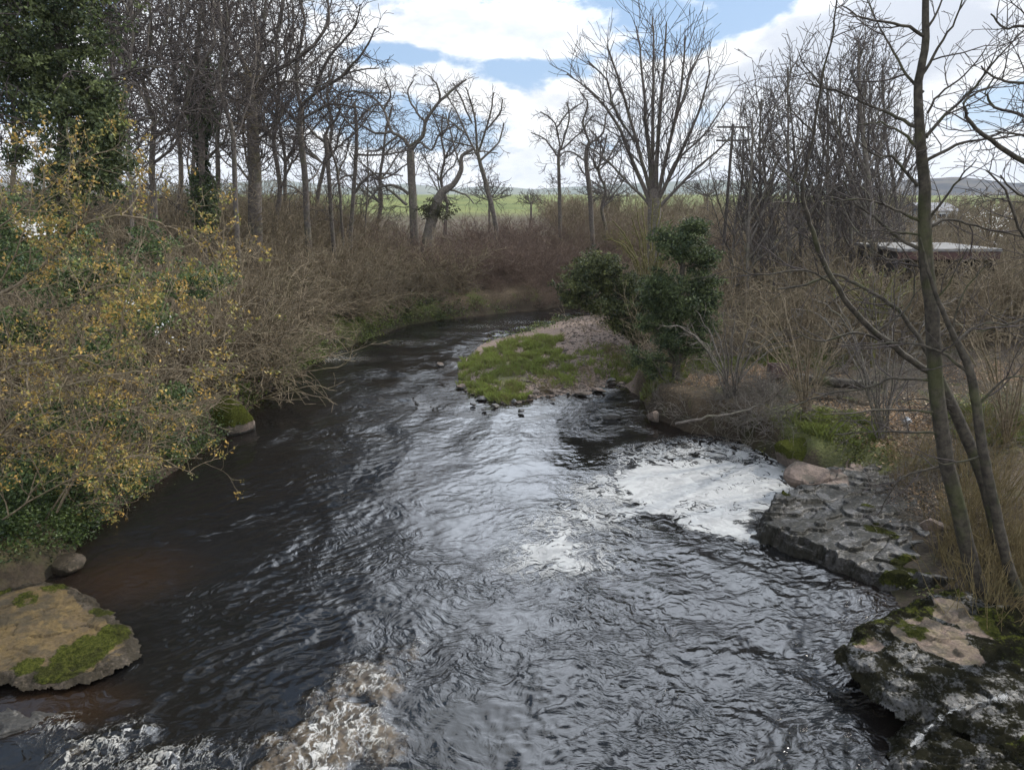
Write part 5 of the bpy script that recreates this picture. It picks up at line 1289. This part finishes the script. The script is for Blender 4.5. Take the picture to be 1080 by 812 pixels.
# flat roofed shed behind the alder
a = P(948, 264, 30); b = P(1058, 262, 30); gz0 = gz_((a[0] + b[0]) / 2, 31)
shed = thing('shed', 'flat roofed dark timber shed with a red-brown fascia behind the alder', 'shed', ((a[0] + b[0]) / 2, 30, gz0))
w_ = (b[0] - a[0]); hz = a[2] - gz0
bobj('roof', [(-w_ / 2, w_ / 2, 0, 4, hz - .06, hz + .06)], M['felt'], shed)
bobj('fascia', [(-w_ / 2 + .03, w_ / 2 - .03, .04, .10, hz - .40, hz - .065)], M['fascia'], shed)
bobj('wall', [(-w_ / 2 + .12, w_ / 2 - .12, 3.7, 3.8, -.3, hz - .07), (-w_ / 2 + .12, -w_ / 2 + .22, .3, 3.69, -.3, hz - .07), (w_ / 2 - .22, w_ / 2 - .12, .3, 3.69, -.3, hz - .07)], M['timber'], shed)
for fx in (-.48, -.16, .16, .48):
    bobj('post', [(fx * w_ - .06, fx * w_ + .06, .14, .26, -.3, hz - .07)], M['timber'], shed)
# white cottage far behind it
def cottage(label, u0, u1, v0, v1, y):
    a = P(u0, v1, y); b = P(u1, v0, y); W_ = b[0] - a[0]; g = gz_((a[0] + b[0]) / 2, y + 2)
    c = thing('cottage', label, 'house', ((a[0] + b[0]) / 2, y, g)); top = b[2] - g; ev = top * .62
    bobj('wall', [(-W_ / 2, W_ / 2, 0, 5, -.4, ev)], M['render'], c)
    bm = bmesh.new(); o_ = .25
    v = [bm.verts.new(q) for q in [(-W_ / 2 - o_, -o_, ev + .003), (W_ / 2 + o_, -o_, ev + .003), (W_ / 2 + o_, 5 + o_, ev + .003), (-W_ / 2 - o_, 5 + o_, ev + .003), (-W_ / 2 - o_, 2.5, top), (W_ / 2 + o_, 2.5, top)]]
    for f in [(0, 1, 5, 4), (2, 3, 4, 5), (0, 4, 3), (1, 2, 5), (3, 2, 1, 0)]: bm.faces.new([v[i] for i in f])
    me = bpy.data.meshes.new('roof'); bm.to_mesh(me); bm.free(); me.materials.append(M['slate'])
    r_ = bpy.data.objects.new('roof', me); COL.objects.link(r_); r_.parent = c
    for k in range(3):
        x = (-.3 + .3 * k) * W_
        f_ = bobj('window', [(x - .5, x + .5, -.05, .02, ev * .35, ev * .8)], M['paint'], c)
        bobj('pane', [(x - .42, x - .03, -.08, -.051, ev * .4, ev * .76), (x + .03, x + .42, -.08, -.051, ev * .4, ev * .76)], M['glass'], f_, bev=0)
cottage('pale cottage with a grey roof seen through the twigs above the shed', 975, 1012, 214, 232, 75)
# telegraph pole with a cross arm
a = P(764, 250, 50); top = P(764, 131, 50)[2]; g = gz_(a[0], 50)
pole = thing('telegraph_pole', 'thin telegraph pole with cross arms right of the ash', 'pole', (a[0], 50, g))
V, Fc = tubes([([(0, 0, -.3), (0, 0, (top - g) * .5), (0, 0, top - g)], [.13, .11, .09], 0)]); mk('mast', V, [Fc], M['pole'], pole)
for dz in (.15, 1.0):
    arm = bobj('cross_arm', [(-1.1, 1.1, -.16, -.09, top - g - dz - .12, top - g - dz)], M['pole'], pole)
    for x in (-1, -.55, .55, 1):
        V, Fc = tubes([([(x, -.125, top - g - dz - .01), (x, -.125, top - g - dz + .08), (x, -.125, top - g - dz + .16)], [.03, .045, .03], 0)]); mk('insulator', V, [Fc], M['paint'], arm)
# litter: a crumpled pale bag caught in the twigs; a rusty drum on the litter; a fallen trunk
p = G(957, 446, 1.0)
V, Fc = stone_mesh('bag', 61, .16, .12, .13, sub=3, flat=.8)
V = V * (1 + .35 * fbm(V[:, 0] * 14, V[:, 1] * 14 + V[:, 2] * 9, 5, 3))[:, None]
M['bag'] = plain('pale_plastic', (.55, .56, .58), .35, .1)
o = mk('plastic_bag', V, [Fc], M['bag']); o.location = (p[0], p[1], gz_(p[0], p[1]) + .12); tag(o, 'crumpled pale plastic bag caught in the twigs left of the alder', 'bag')
p = G(821, 386, 1.5); g = gz_(p[0], p[1])
M['rust'] = plain('rusty_steel', (.085, .05, .045), .75, .4, 12)
d_ = thing('brazier', 'rusty dark metal brazier standing on the leaf litter', 'brazier', (p[0], p[1], g))
bobj('body', [(-.28, .28, -.22, -.19, .1, .55), (-.28, .28, .19, .22, .1, .55), (-.28, -.25, -.188, .188, .1, .55), (.25, .28, -.188, .188, .1, .55), (-.245, .245, -.185, .185, .1, .13)], M['rust'], d_)
for sx in (-.24, .24):
    for sy in (-.17, .17): bobj('leg', [(sx - .02, sx + .02, sy - .02, sy + .02, -.05, .098)], M['rust'], d_, bev=.004)
for i, (q, w0, label) in enumerate([([(838, 398, 1.4), (870, 402, 1.4), (905, 405, 1.4), (930, 408, 1.4)], .17, 'dark fallen trunk lying along the bank behind the scrub'), ([(712, 447, .7), (740, 441, .9), (770, 437, 1.0), (800, 428, 1.2)], .035, 'thin bare log hanging along the undercut bank above the dark water')]):
    pts = [G(u, v, z + .1) for u, v, z in q]; r_ = random.Random(i)
    q2 = smooth_line(pts, [w0, w0 * .95, w0 * .85, w0 * .7], r_, 5, .02)
    V, Fc = tubes([(q2[0], q2[1], 0)] + [(*grow(r_, q2[0][k], vnorm((r_.gauss(0, 1), r_.gauss(0, 1), .5)), w0 * 5, w0 * .3, 5, .2, 0), 1) for k in (4, 8, 11)])
    tag(mk('fallen_log', V, [Fc], M['bark_oak' if i else 'bark_alder']), label, 'log')

# ------------------------------------------------------------------ air
hm = bpy.data.materials.new('haze'); hm.use_nodes = True
for n_ in list(hm.node_tree.nodes):
    if n_.type == 'BSDF_PRINCIPLED': hm.node_tree.nodes.remove(n_)
pv = hm.node_tree.nodes.new('ShaderNodeVolumePrincipled'); pv.inputs['Color'].default_value = (.86, .91, 1, 1); pv.inputs['Density'].default_value = .00013
hm.node_tree.links.new(pv.outputs[0], hm.node_tree.nodes['Material Output'].inputs['Volume'])
bm = bmesh.new(); box(bm, -3200, 3200, -60, 3300, -3, 110)
me = bpy.data.meshes.new('haze'); bm.to_mesh(me); bm.free(); me.materials.append(hm)
ho = bpy.data.objects.new('haze', me); COL.objects.link(ho); tag(ho, 'thin pale haze in the air', 'haze', kind='stuff')

# ------------------------------------------------------------------ camera and render settings
cam = bpy.data.cameras.new('camera'); co = bpy.data.objects.new('camera', cam); COL.objects.link(co)
cam.sensor_width = 36; cam.lens = 36 * F / 1080; cam.clip_start = .1; cam.clip_end = 6000
co.location = (0, 0, H); co.rotation_euler = (PI / 2 - PITCH, 0, 0)
sc.camera = co
sc.render.engine = 'CYCLES'
sc.cycles.max_bounces = 5; sc.cycles.diffuse_bounces = 2; sc.cycles.glossy_bounces = 3; sc.cycles.transparent_max_bounces = 6
sc.cycles.sample_clamp_indirect = 4; sc.cycles.sample_clamp_direct = 12; sc.cycles.use_denoising = True
sc.view_settings.view_transform = 'Standard'; sc.view_settings.look = 'None'
sc.view_settings.exposure = 0.38; sc.view_settings.gamma = 1.0
print('polys', sum(len(o.data.polygons) for o in sc.objects if o.type == 'MESH'))
